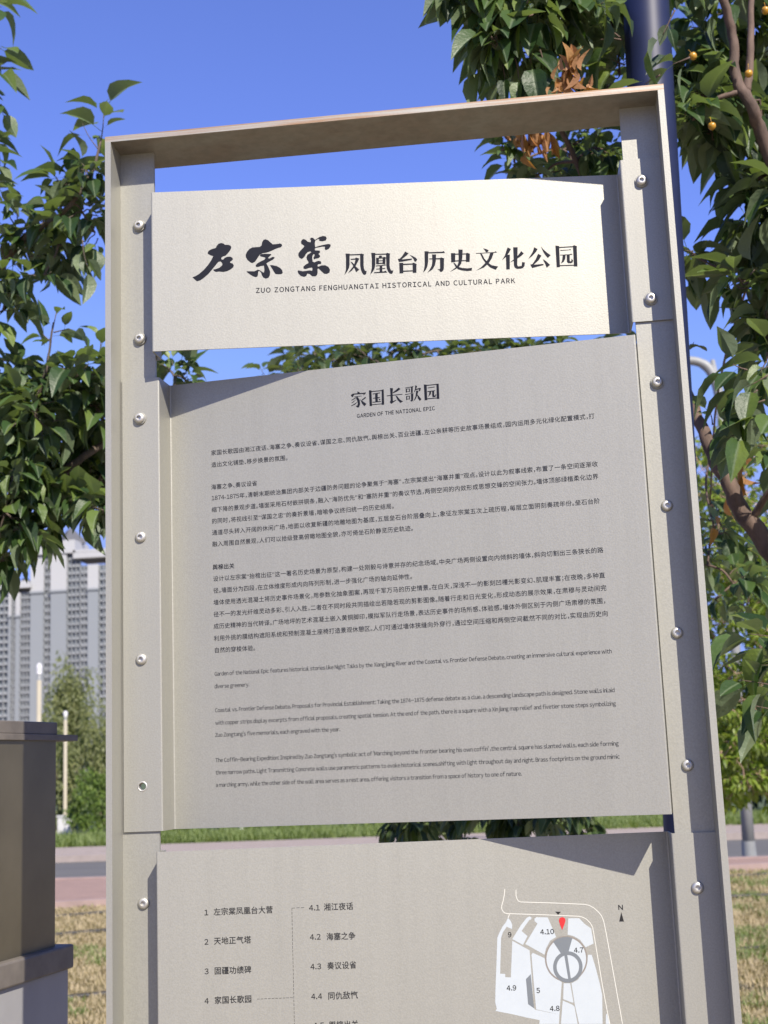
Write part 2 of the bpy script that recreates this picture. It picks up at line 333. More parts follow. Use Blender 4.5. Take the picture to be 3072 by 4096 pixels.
MID_GLYPHS = '318,-442.9 322.1,-444.9 321.5,-446.8 318.3,-445.9;307.3,-448.5 308.4,-446.7 310.1,-446.1 311.7,-445.7 328.6,-446.2 331.3,-445.8 332.4,-446.8 329,-449.7 327.4,-450.1 328.7,-448.1 312.8,-447.5 311,-450.6 309.3,-451.5;313,-450.8 324.1,-450.5 325.7,-451.3 313.4,-451.9;317,-451.2 319.1,-453 321.6,-457.7 321.9,-464.2 320.1,-468.9 317.4,-469.2 314.3,-466.1 317.2,-465.9 318.2,-462.7 317.5,-458.3 315.8,-453.8;318.6,-451.9 312.5,-455.1 308.1,-456.8 307.8,-456 313.6,-453;316.8,-455 311.2,-459.8 308.2,-461.2 307.9,-460.4 315.2,-456.1;318.9,-459 313.8,-463.9 307.2,-465.9 307,-465.1 313.3,-462.2;331.1,-452.7 331.7,-454.9 325.9,-458.6 324.9,-457.1 328.8,-454.6;322.2,-456.1 324.9,-458.5 332.2,-464.7 328.8,-468.2 325.2,-463.5;337.2,-443 341.2,-443.6 341.3,-468.9 337.3,-468.8;357.9,-444.3 361.2,-444 361,-468.8 357.1,-468.9;340.9,-444.8 358.1,-445 358.1,-446.3 340.9,-446.1;341,-466.4 357.5,-466.6 357.4,-467.8 341,-467.7;343.1,-449 353.4,-448.5 355.1,-448.3 355.3,-449.8 343.1,-450.3;343.4,-456.1 354.2,-455.8 354.7,-457.3 343.3,-457.3;342.3,-462.5 355.6,-462.5 356.1,-463.9 342.2,-463.8;346.9,-448.9 351.3,-448.8 350.9,-463.4 346.9,-463.3;351.8,-458.1 355.4,-459.5 354,-461.5;371.5,-442.8 376.3,-443.8 375.4,-451.3 375.4,-464.8 380.8,-462.9 381.4,-463.6 372.5,-468.9 370.2,-465.7 371.7,-462.8 371.8,-452;385.4,-443.7 388.5,-446.2 382.5,-449.9 375.9,-451.9 375.8,-450.5 381,-447;365.9,-454.5 390.3,-454.5 391.7,-454.7 390.8,-455.6 365.9,-455.7;379.8,-456.1 382.7,-457.5 386.7,-463.3 391.6,-466.8 387.2,-468.8 383,-463.5;396.1,-444.9 407.4,-444.1 409,-443.5 409.3,-445 396.1,-445.9;396.8,-446.9 398.9,-446.9 398.6,-452.9 396.8,-452.9;401.9,-446.9 403.5,-446.9 403.3,-452.6 401.9,-452.8;398.7,-447.1 402.1,-447.1 402.1,-448 398.6,-447.9;398.5,-451.4 401.9,-451.3 401.9,-452.2 398.5,-452.2;405.4,-444.8 408.4,-444.9 407.8,-454.5 404.8,-454.4;395.3,-455.6 408,-455 409.9,-455.2 395.3,-456.9;396.9,-458.8 398.7,-458.7 398.4,-465.1 396.8,-465.2;401.4,-458.6 403,-458.6 402.7,-464.8 401.3,-464.8;398.6,-458.8 401.6,-458.7 401.6,-459.6 398.6,-459.7;398.4,-463.5 401.4,-463.3 401.4,-464.2 398.4,-464.3;404.9,-456 408.8,-456.1 408,-466.6 405.7,-468.7 403.2,-466.6 404.8,-465.7;412.2,-442.8 415.4,-444.2 413.5,-449.4 410.7,-454 410.2,-452.8 412,-447.6;413,-449 419.5,-447.6 421.3,-448.6 419.8,-452.8 417.6,-453.1 418.3,-449.9 413,-450.5;413.4,-451.6 417.2,-451.9 414.7,-459.8 411.8,-465.4 408.2,-468.6 412,-460.6;414.8,-457.6 416.8,-460 421.3,-466.4 418.5,-468.8 415.5,-464.2;426.1,-442.9 430.6,-443.7 430.5,-468.7 426.3,-468.7;446.2,-443.9 449.9,-444.1 449.8,-468.6 445.8,-468.6;430.4,-444.2 446.4,-444.3 446.4,-445.7 430.3,-445.6;430.2,-465.9 446.1,-466.3 446.1,-467.5 430.2,-467.4;432.2,-448.7 442.9,-448.2 443.5,-449.3 432.2,-449.8;431.4,-454.5 443.1,-454.1 444.1,-455.1 431.4,-455.8;434.6,-454.9 437.6,-454.8 436.5,-459.9 431.5,-464.2 433.8,-460.1;439,-455 442.2,-455.1 441.9,-462.1 443.2,-463 444.4,-460.2 445.4,-461.9 443.7,-464.9 439.4,-465 438.7,-462.3'
CN_LINES = [('家国长歌园由湘江夜话、海塞之争、奏议设省、谋国之忠、同仇敌忾、舆榇出关、百业进疆、左公亲耕等历史故事场景组成，园内运用多元化绿化配置模式，打', 70.3, 687.4, -520.1), ('造出文化铺垫、移步换景的氛围。', 70.4, 200.6, -539.9), ('海塞之争、奏议设省', 69.4, 147.5, -576.6), ('1874-1875年，清朝末期统治集团内部关于边疆防务问题的论争聚焦于“海塞”，左宗棠提出“海塞并重”观点。设计以此为叙事线索，布置了一条空间逐渐收', 69.9, 687.2, -594.6), ('缩下降的景观步道。墙面采用石材嵌拼铜条，融入“海防优先”和“塞防并重”的奏议节选，两侧空间的内敛形成思想交锋的空间张力。墙体顶部绿植柔化边界', 69.6, 686.7, -613.8), ('的同时，将视线引至“谋国之忠”的奏折景墙，暗喻争议终归统一的历史结局。', 69.6, 371.0, -632.5), ('通道尽头转入开阔的休闲广场，地面以收复新疆的地雕地图为基底，五层垒石台阶层叠向上，象征左宗棠五次上疏历程，每层立面阴刻奏疏年份。垒石台阶', 69.7, 686.4, -651.2), ('融入周围自然景观，人们可以拾级登高俯瞰地图全貌，亦可倚坐石阶静览历史轨迹。', 69.8, 399.7, -669.8), ('舆榇出关', 69.7, 106.4, -707.1), ('设计以左宗棠“抬棺出征”这一著名历史场景为原型，构建一处刚毅与诗意并存的纪念场域。中央广场两侧设置向内倾斜的墙体，斜向切割出三条狭长的路', 70.2, 686.5, -725.6), ('径。墙面分为四段，在立体维度形成内向阵列形制，进一步强化广场的轴向延伸性。', 70.3, 395.0, -744.6), ('墙体使用透光混凝土将历史事件场景化，用参数化抽象图案，再现千军万马的历史情景。在白天，深浅不一的影刻凹槽光影变幻、肌理丰富；在夜晚，多种直', 70.2, 686.5, -763.5), ('径不一的发光纤维灵动多彩、引人入胜，二者在不同时段共同描绘出若隐若现的剪影图像。随着行走和日光变化，形成动态的展示效果，在肃穆与灵动间完', 70.0, 687.2, -782.5), ('成历史精神的当代转译。广场地坪的艺术混凝土嵌入黄铜脚印，模拟军队行走场景，表达历史事件的场所感、体验感。墙体外侧区别于内侧广场肃穆的氛围，', 69.7, 685.3, -801.4), ('利用外挑的膜结构遮阳系统和预制混凝土座椅打造景观休憩区。人们可通过墙体狭缝向外穿行，通过空间压缩和两侧空间截然不同的对比，实现由历史向', 69.9, 686.9, -820.5), ('自然的穿梭体验。', 70.2, 139.2, -839.3)]
EN_LINES = [('Garden of the National Epic features historical stories like Night Talks by the Xiangjiang River and the Coastal vs. Frontier Defense Debate, creating an immersive cultural experience with', 70.1, 688.1, -876.6), ('diverse greenery.', 69.8, 126.9, -896.0), ('Coastal vs. Frontier Defense Debate, Proposals for Provincial Establishment: Taking the 1874-1875 defense debate as a clue, a descending landscape path is designed. Stone walls inlaid', 69.8, 688.3, -933.2), ('with copper strips display excerpts from official proposals, creating spatial tension. At the end of the path, there is a square with a Xinjiang map relief and fivetier stone steps symbolizing', 69.9, 688.8, -952.7), ("Zuo Zongtang's five memorials, each engraved with the year.", 69.6, 271.5, -971.3), ("The Coffin-Bearing Expedition: Inspired by Zuo Zongtang's symbolic act of 'Marching beyond the frontier bearing his own coffin' ,the central square has slanted walls, each side forming", 69.3, 688.8, -1010.0), ('three narrow paths. Light Transmitting Concrete walls use parametric patterns to evoke historical scenes,shifting with light throughout day and night. Brass footprints on the ground mimic', 69.0, 689.0, -1028.8), ('a marching army, while the other side of the wall area serves as a rest area, offering visitors a transition from a space of history to one of nature.', 69.3, 545.3, -1047.7)]
LIST_CN = [('左宗棠凤凰台大营', 84.2, 171.2, -1229.5), ('天地正气塔', 83.9, 138.2, -1270.7), ('固疆功绩碑', 83.7, 137.8, -1312.6), ('家国长歌园', 83.4, 137.4, -1353.5), ('湘江夜话', 246.2, 289.4, -1229.1), ('海塞之争', 248.7, 291.2, -1271.1), ('奏议设省', 248.5, 291.3, -1312.0), ('同仇敌忾', 248.3, 291.8, -1353.9), ('舆榇出关', 248.4, 291.3, -1394.3)]
LIST_NUM = [('1', 70.6, 75.5, -1229.9), ('2', 70.0, 75.4, -1271.3), ('3', 69.6, 74.8, -1312.7), ('4', 68.9, 74.5, -1353.8), ('4.1', 224.4, 240.1, -1229.3), ('4.2', 224.5, 240.0, -1270.6), ('4.3', 224.1, 239.5, -1312.1), ('4.4', 224.0, 239.6, -1353.7), ('4.5', 225.7, 241.2, -1394.0)]
DASH = [(199.1, -1228.5, 219.1, -1228.2), (199.1, -1228.5, 198.4, -1394.1), (145.0, -1354.0, 198.5, -1354.0)]
MAP_NUM = [('9', 514.7, 519.5, -1278.4), ('4.10', 562.1, 582.0, -1276.4), ('4.7', 609.7, 623.4, -1304.0), ('4.9', 508.5, 522.3, -1352.9), ('5', 551.7, 556.5, -1357.9), ('4.8', 569.6, 583.4, -1383.7), ('N', 679.0, 685.4, -1246.3)]
MAP_PLOTS = '490.3,-1383.7 492.6,-1381.2 490.8,-1372 492,-1355.2 494.2,-1331.9 496.9,-1303.3 498.7,-1282.3 501.8,-1275.9 507.1,-1266.8 512.2,-1261.1 516,-1254.6 519.9,-1259.4 521.6,-1265.4 520.9,-1270.7 513.3,-1267.1 507.3,-1274.8 504.2,-1282.5 500.1,-1332.5 507.5,-1333.1 507.3,-1337.6 515.4,-1338.3 520.4,-1287.1 544.9,-1301.5 545.7,-1333.9 546.2,-1382 548.1,-1384.4 582.9,-1392.4 581.4,-1405.4 553,-1404.3 553.7,-1399 533.9,-1394.4 516.6,-1389.8 497.8,-1385.5;520.5,-1284.8 534.6,-1265.3 543.4,-1255.7 547.7,-1253.9 550.6,-1255.3 549.4,-1258.6 547.4,-1258.5 534.8,-1273.9 543,-1281.4 535.7,-1293.6;539.2,-1292.4 558.7,-1264.6 554.8,-1260.8 554.6,-1257.5 557.9,-1255.3 574.3,-1256.3 584.9,-1284.4 575.7,-1289.3 568.9,-1300.2 566.3,-1308.6;604.4,-1258.7 620.2,-1259.1 627.8,-1267.6 637,-1274.5 639,-1295.7 627,-1300.5 619.5,-1289.7 610.3,-1284 601.9,-1281.7;547.2,-1307.8 549.4,-1305.3 566,-1313.2 568.8,-1324.4 574.2,-1335 582,-1341.8 589.1,-1348 582.9,-1392.4 549.5,-1384 548.6,-1357.4;629.7,-1311.1 635.2,-1311.5 639.5,-1328.4 644.1,-1350.8 646.7,-1367.8 644.5,-1407.8 610.4,-1406.5 606.1,-1380.4 603,-1349.8 612.4,-1345.6 621.3,-1335.6 627.5,-1324.1;591.7,-1349.4 601.2,-1349.8 604.3,-1376.5 602.2,-1376.6 589.7,-1371.4;588.9,-1373.3 602.7,-1379.6 605.3,-1382.3 608.4,-1406.4 584.1,-1405.5;650.3,-1395 652,-1393.8 654.4,-1408.2 649,-1408'
MAP_CIRCLE = [(628.0, -1316.6), (627.5, -1320.7), (626.4, -1324.6), (624.9, -1328.4), (622.9, -1332.0), (620.5, -1335.3), (617.7, -1338.2), (614.5, -1340.7), (611.1, -1342.9), (607.4, -1344.5), (603.6, -1345.7), (599.7, -1346.3), (595.7, -1346.4), (591.8, -1346.0), (588.0, -1345.1), (584.3, -1343.6), (580.9, -1341.7), (577.8, -1339.3), (575.0, -1336.5), (572.5, -1333.4), (570.6, -1329.9), (569.0, -1326.2), (568.0, -1322.3), (567.5, -1318.3), (567.5, -1314.3), (568.0, -1310.2), (569.0, -1306.3), (570.5, -1302.5), (572.5, -1298.9), (574.9, -1295.6), (577.7, -1292.6), (580.8, -1290.0), (584.3, -1287.9), (588.0, -1286.2), (591.8, -1285.0), (595.7, -1284.4), (599.7, -1284.3), (603.7, -1284.7), (607.5, -1285.7), (611.2, -1287.1), (614.6, -1289.1), (617.8, -1291.5), (620.6, -1294.3), (623.0, -1297.4), (625.0, -1300.9), (626.5, -1304.6), (627.5, -1308.5), (628.0, -1312.6)]
MAP_RING_OUT = [(620.8, -1327.7), (620.3, -1331.1), (619.3, -1334.4), (617.8, -1337.5), (615.9, -1340.4), (613.5, -1342.9), (610.8, -1345.0), (607.8, -1346.7), (604.6, -1347.9), (601.3, -1348.6), (597.9, -1348.7), (594.6, -1348.3), (591.3, -1347.4), (588.3, -1346.0), (585.5, -1344.1), (583.1, -1341.7), (581.1, -1339.0), (579.5, -1336.1), (578.4, -1332.8), (577.8, -1329.5), (577.8, -1326.0), (578.3, -1322.6), (579.3, -1319.3), (580.8, -1316.2), (582.7, -1313.3), (585.1, -1310.8), (587.8, -1308.7), (590.8, -1307.0), (594.0, -1305.8), (597.3, -1305.1), (600.7, -1305.0), (604.1, -1305.4), (607.3, -1306.3), (610.4, -1307.7), (613.1, -1309.6), (615.5, -1312.0), (617.6, -1314.7), (619.1, -1317.7), (620.2, -1320.9), (620.8, -1324.3)]
MAP_RING_IN = [(615.7, -1327.5), (615.3, -1330.1), (614.5, -1332.6), (613.4, -1334.9), (611.9, -1337.1), (610.1, -1339.0), (608.0, -1340.6), (605.8, -1341.9), (603.3, -1342.8), (600.8, -1343.3), (598.2, -1343.4), (595.7, -1343.1), (593.3, -1342.4), (591.0, -1341.3), (588.9, -1339.9), (587.0, -1338.1), (585.5, -1336.1), (584.3, -1333.8), (583.4, -1331.4), (583.0, -1328.8), (583.0, -1326.2), (583.3, -1323.7), (584.1, -1321.2), (585.2, -1318.8), (586.7, -1316.6), (588.5, -1314.7), (590.6, -1313.1), (592.8, -1311.8), (595.3, -1310.9), (597.8, -1310.4), (600.4, -1310.3), (602.9, -1310.6), (605.4, -1311.3), (607.7, -1312.4), (609.8, -1313.9), (611.6, -1315.6), (613.2, -1317.7), (614.4, -1319.9), (615.2, -1322.4), (615.6, -1324.9)]
MAP_GREY = '580,-1290.8 586.8,-1286.8 594.5,-1285 601.3,-1284.7 608.5,-1286.9 601.3,-1306.7 599,-1309.9 591.5,-1309.6;595,-1309.1 599.4,-1309.2 602.9,-1345.9 599.1,-1346.4;537.3,-1341.4 544.6,-1334.9 546.6,-1382.2 538.4,-1376.2'
MAP_PIN = [(590.3, -1261.5), (591.3, -1258.5), (593.5, -1257.0), (595.9, -1256.7), (598.3, -1257.5), (599.8, -1259.2), (600.0, -1262.1), (598.4, -1266.4), (594.4, -1275.1), (591.7, -1267.5)]
MAP_TRI = '585.8,-1248.5 594.1,-1249.1 589.8,-1253.1;682.7,-1252.9 685.6,-1266.4 678.7,-1266.1'
MAP_ROADS = '513.5,-1213.4 512.3,-1222 509.8,-1231.2 507.7,-1237.1 507.4,-1241.1 508.6,-1244.4 510.9,-1247.2 515,-1248.6 565.6,-1252.1 620.3,-1256.5 625.7,-1258 631,-1261.1 636.1,-1266.6 639.2,-1272.7 640.9,-1287.9 643.8,-1315.5 647.9,-1354.8 652.3,-1390 655,-1408.2;530,-1215.1 529.5,-1223.3 530.6,-1228 532.5,-1231.4 535.8,-1232.9 580.4,-1235.9 629.7,-1239.9 636.4,-1241.7 643,-1245.7 649.5,-1251.9 653.3,-1257.3 655.8,-1264.1 658.4,-1282 663.6,-1325.5 667.8,-1362.1 673.3,-1408.9;518.8,-1249.1 516,-1254.6'
SUB1 = ('ZUO ZONGTANG FENGHUANGTAI HISTORICAL AND CULTURAL PARK', 167.4, 582.3, -277.0, -268.9)
SUB2 = ('GARDEN OF THE NATIONAL EPIC', 316.0, 441.8, -485.9, -479.9)

# ------------------------------------------------------------------ ground, road, pavements, verge
def sheet(name, quad, z, mat, parent=None):
    o = link(name, mesh_of(name, [(p[0], p[1], z) for p in quad], [tuple(range(len(quad)))]), mat, parent)
    return tag(o, kind='structure')

def ground_mat():
    m = M('dry_straw_ground'); m.set(Roughness=.95)
    v = m.coord((1, 1, 1))
    a = m.noise(1.1, 8, .62, v)
    b = m.noise(9, 8, .7, m.coord((1, 2.2, 1)))
    c = m.ramp(b, [(0.28, (.19, .145, .085)), (0.5, (.36, .29, .185)), (0.72, (.46, .385, .275))])
    green = m.ramp(m.noise(16, 6, .7, v), [(0.35, (.07, .095, .03)), (0.7, (.15, .165, .065))])
    c = m.mix(m.ramp(a, [(0.50, 0.0), (0.66, .75)]), c, green)
    m.base(c)
    return m.bump(b, .6, .03).m
def asphalt_mat():
    m = M('worn_asphalt'); m.set(Roughness=.9)
    f = m.mix(.5, m.noise(2, 4, .6, m.coord((.2, 1, 1))), m.noise(90, 4, .7))
    m.base(m.ramp(f, [(0.35, (.078, .077, .070)), (0.65, (.115, .112, .102))]))
    return m.bump(m.noise(120, 2), .3, .004).m
def paver_mat(name, col):
    m = M(name); m.set(Roughness=.88)
    br = m.new('TexBrick')
    br.inputs['Scale'].default_value = 3
    br.inputs['Color1'].default_value = (*col, 1)
    br.inputs['Color2'].default_value = (*[c*.86 for c in col], 1)
    br.inputs['Mortar'].default_value = (*[c*.6 for c in col], 1)
    br.inputs['Mortar Size'].default_value = .012
    m.link(m.coord(), br.inputs['Vector'])
    m.base(m.mix(.35, br.outputs['Color'], m.ramp(m.noise(5, 6, .7), [(0.3, .6), (0.7, 1.0)]), 'MULTIPLY'))
    return m.m
g = mesh_of('ground', [(-3500, -600, 0), (3500, -600, 0), (3500, 5000, 0), (-3500, 5000, 0)], [(0, 1, 2, 3)])
tag(link('ground', g, ground_mat()), kind='structure')

def edge_line(p, q):
    """the straight ground line through two points, as y(x)"""
    a, b = ground_at(*p), ground_at(*q)
    k = (b.y - a.y) / (b.x - a.x)
    return lambda x: a.y + k * (x - a.x)
pave_near = edge_line((330, 3634), (2980, 3487))
road_near = edge_line((330, 3540), (2980, 3460))
road_far = edge_line((330, 3449), (2980, 3360))
walk_far = edge_line((330, 3408), (2980, 3326))
X0, X1 = -140, 140
def strip(f, g): return [(X0, f(X0)), (X1, f(X1)), (X1, g(X1)), (X0, g(X0))]
def fixed(f, dy): return lambda x: f(0) + (f(10)-f(0))/10*x + dy
sheet('pavement', [(-16, pave_near(-16)), (6, pave_near(6)), (6, road_near(6)-.14), (-16, road_near(-16)-.14)], .10, paver_mat('pink_pavers', (.30, .20, .155)))
sheet('road', strip(road_near, road_far), .008, asphalt_mat())
def kerb(name, f, dy0, dy1, h, mat, a=X0, b=X1):
    bm = bmesh.new()
    bm_prism(bm, [(a, f(a)+dy0), (b, f(b)+dy0), (b, f(b)+dy1), (a, f(a)+dy1)], -.05, h)
    bevel(bm, .012, 2)
    return tag(link(name, bm_mesh(name, bm), mat), kind='structure')
MAT['kerb'] = simple('pale_kerb_concrete', (.42, .36, .33), .85, 0, .15, 3)
MAT['kerb_pink'] = simple('pinkish_kerb_granite', (.42, .31, .28), .85, 0, .15, 3)
kerb('kerb', road_near, -.14, 0.0, .12, MAT['kerb_pink'])
kerb('pavement_edging', pave_near, -.12, 0.0, .11, MAT['kerb_pink'], -16, 6)
kerb('kerb', road_far, 0.0, .16, .14, MAT['kerb'])
sheet('pavement', strip(lambda x: road_far(x)+.16, lambda x: road_far(x)+3.3), .125, paver_mat('pale_pavers', (.33, .275, .23)))
MAT['verge'] = simple('green_turf_soil', (.085, .12, .035), .95, 0, .3, 2)
sheet('verge', [(X0, road_far(X0)+3.3), (X1, road_far(X1)+3.3), (X1, 600), (X0, 600)], .06, MAT['verge'])

# ------------------------------------------------------------------ the information sign
SIGN = empty('information_sign', (0, 0, 0), 'tall champagne metal sign with three printed panels bolted between its posts', 'sign')
W, T, DS, DF, TF = .45, .0096, .0513, .1120, .0031      # half width, plate, rail depth, frame depth, sheet
RT_ = .0062
RAIL_L, RAIL_R = .0571, .0570
def S(x, y, z): return (x, y, ZT + z)                     # sign coordinates: z down from the top edge

bm = bmesh.new(); bm_box(bm, S(-W, 0, -T), S(W, DF, 0)); bevel(bm, .0012)
link('top_bar', bm_mesh('top_bar', bm), MAT['rusty'], SIGN)['label'] = 'rust stained top bar'
for sx in (-1, 1):
    bm = bmesh.new()
    x0, x1 = sorted((sx*W, sx*(W-T)))
    bm_box(bm, (x0, 0, 0.02), (x1, DF, ZT - T)); bevel(bm, .0012)
    link('side_plate', bm_mesh('side_plate', bm), MAT['paint'], SIGN)
bm = bmesh.new(); bm_box(bm, (-.52, -.06, -.02), (.52, .17, .02)); bevel(bm, .004)
link('base_plate', bm_mesh('base_plate', bm), MAT['paint'], SIGN)

HOLE = (-.4086, -1.0448)
def cut_hole(me, x, z, r, name):
    """drill a bolt hole right through (front to back)"""
    a = bpy.data.objects.new('work', me); COL.objects.link(a)
    cb = bmesh.new(); bm_lathe(cb, [(0, -.03), (r, -.03), (r, .03), (0, .03)], 20, (x, DS, ZT + z), 'Y')
    bmesh.ops.recalc_face_normals(cb, faces=cb.faces)
    b = bpy.data.objects.new('cutter', bm_mesh('cutter', cb)); COL.objects.link(b)
    md = a.modifiers.new('b', 'BOOLEAN'); md.operation = 'DIFFERENCE'; md.object = b; md.solver = 'EXACT'
    bpy.context.view_layer.update()
    out = bpy.data.meshes.new_from_object(a.evaluated_get(bpy.context.evaluated_depsgraph_get()))
    out.name = name
    bpy.data.objects.remove(a); bpy.data.objects.remove(b)
    return out
for sx, wr in ((-1, RAIL_L), (1, RAIL_R)):
    bm = bmesh.new()
    x0, x1 = sorted((sx*(W-T), sx*(W-T-wr)))
    bm_box(bm, (x0, DS, 0.02), (x1, DS + RT_, ZT - T)); bevel(bm, .0008)
    me = bm_mesh('mounting_rail', bm)
    if sx < 0: me = cut_hole(me, HOLE[0], HOLE[1], .0050, 'mounting_rail')
    link('mounting_rail', me, MAT['paint'], SIGN)

def folded(path, z0, z1, t):
    """folded sheet: offset the plan polyline by its thickness, round the folds a little, extrude upwards"""
    P = [Vector((x, y)) for x, y in path]
    Q = [P[0]]
    for i in range(1, len(P)-1):                          # small bend radius
        a, b = (P[i-1]-P[i]).normalized(), (P[i+1]-P[i]).normalized()
        r = .0026
        for k in range(5):
            s = k/4
            p0, p1, p2 = P[i]+a*r, P[i], P[i]+b*r
            Q.append(p0*(1-s)**2 + p1*2*s*(1-s) + p2*s*s)
    Q.append(P[-1])
    L, R = [], []
    for i, p in enumerate(Q):
        d = (Q[min(i+1, len(Q)-1)] - Q[max(i-1, 0)]).normalized()
        n = Vector((-d.y, d.x))                           # left of travel = behind
        L.append(p); R.append(p + n*t)
    bm = bmesh.new()
    vs_ = [[bm.verts.new((p.x, p.y, ZT + z)) for p in row] for z in (z0, z1) for row in (L, R)]
    a0, b0, a1, b1 = vs_
    n = len(Q)
    for i in range(n-1):
        bm.faces.new((a0[i], a0[i+1], a1[i+1], a1[i]))
        bm.faces.new((b0[i+1], b0[i], b1[i], b1[i+1]))
        bm.faces.new((a1[i], a1[i+1], b1[i+1], b1[i]))
        bm.faces.new((a0[i+1], a0[i], b0[i], b0[i+1]))
    bm.faces.new((a0[0], a1[0], b1[0], b0[0])); bm.faces.new((a0[-1], b0[-1], b1[-1], a1[-1]))
    bmesh.ops.recalc_face_normals(bm, faces=bm.faces)
    return bm_mesh('panel', bm)
YF = DS - TF - .0004                                      # front face of a flange lying on the rail
YB = DS + RT_ + .0008                                     # a flange tucked behind the rail
HEAD = [(-.432, YB), (-.377, YB), (-.377, .0107), (.377, .1020), (.3775, YF), (.4405, YF)]
MID = [(-.4378, YF), (-.3767, YF), (-.3735, .0995), (.3785, .0107), (.3785, YB), (.432, YB)]
head_panel = link('header_panel', folded(HEAD, -.3676, -.0990, .0022), MAT['paint'], SIGN, True)
me = folded(MID, -1.1118, -.3995, .0022)
me = cut_hole(me, HOLE[0], HOLE[1], .0056, 'text_panel')
text_panel = link('text_panel', me, MAT['paint'], SIGN, True)
map_panel = link('map_panel', folded(HEAD, -2.28, -1.1405, .0022), MAT['paint'], SIGN, True)
for o in (head_panel, text_panel, map_panel):
    for p in o.data.polygons: p.use_smooth = False

# printing: (u, v) are millimetres along a panel's face from its left fold, and down from the sign's top
FACE = {'head': ((-.377, .0107), (.377, .102)), 'mid': ((-.3735, .0995), (.3785, .0107)), 'map': ((-.377, .0107), (.377, .102))}
class Face:
    def __init__(self, key):
        a, b = Vector(FACE[key][0]), Vector(FACE[key][1])
        self.a = a; self.d = (b-a).normalized(); self.n = Vector((self.d.y, -self.d.x))   # n points at the reader
    def pt(self, u, v, h=.15):
        p = self.a + self.d*(u/1000) + self.n*(h/1000)
        return (p.x, p.y, ZT + v/1000)
def dec(s): return [[tuple(map(float, q.split(','))) for q in p.split()] for p in s.split(';')]
def print_polys(name, face, polys, h, mat, parent, step=.012):
    V, Fs = [], []
    for i, p in enumerate(polys):
        b = len(V)
        V += [face.pt(u, v, h + (i % 12)*step) for u, v in p]
        for t in tessellate_polygon([[Vector((u, v, 0)) for u, v in p]]):
            a = (p[t[1]][0]-p[t[0]][0])*(p[t[2]][1]-p[t[0]][1]) - (p[t[1]][1]-p[t[0]][1])*(p[t[2]][0]-p[t[0]][0])
            if abs(a) < 1e-9: continue
            Fs.append(tuple(b+k for k in (t if a > 0 else reversed(t))))
    return link(name, mesh_of(name, V, Fs), mat, parent)
def ribbon(pts, w):
    P = [Vector(p) for p in pts]; L, R = [], []
    for i, p in enumerate(P):
        d = (P[min(i+1, len(P)-1)] - P[max(i-1, 0)]).normalized()
        n = Vector((-d.y, d.x)) * (w/2)
        L.append(tuple(p+n)); R.append(tuple(p-n))
    return [[L[i], R[i], R[i+1], L[i+1]] for i in range(len(P)-1)]

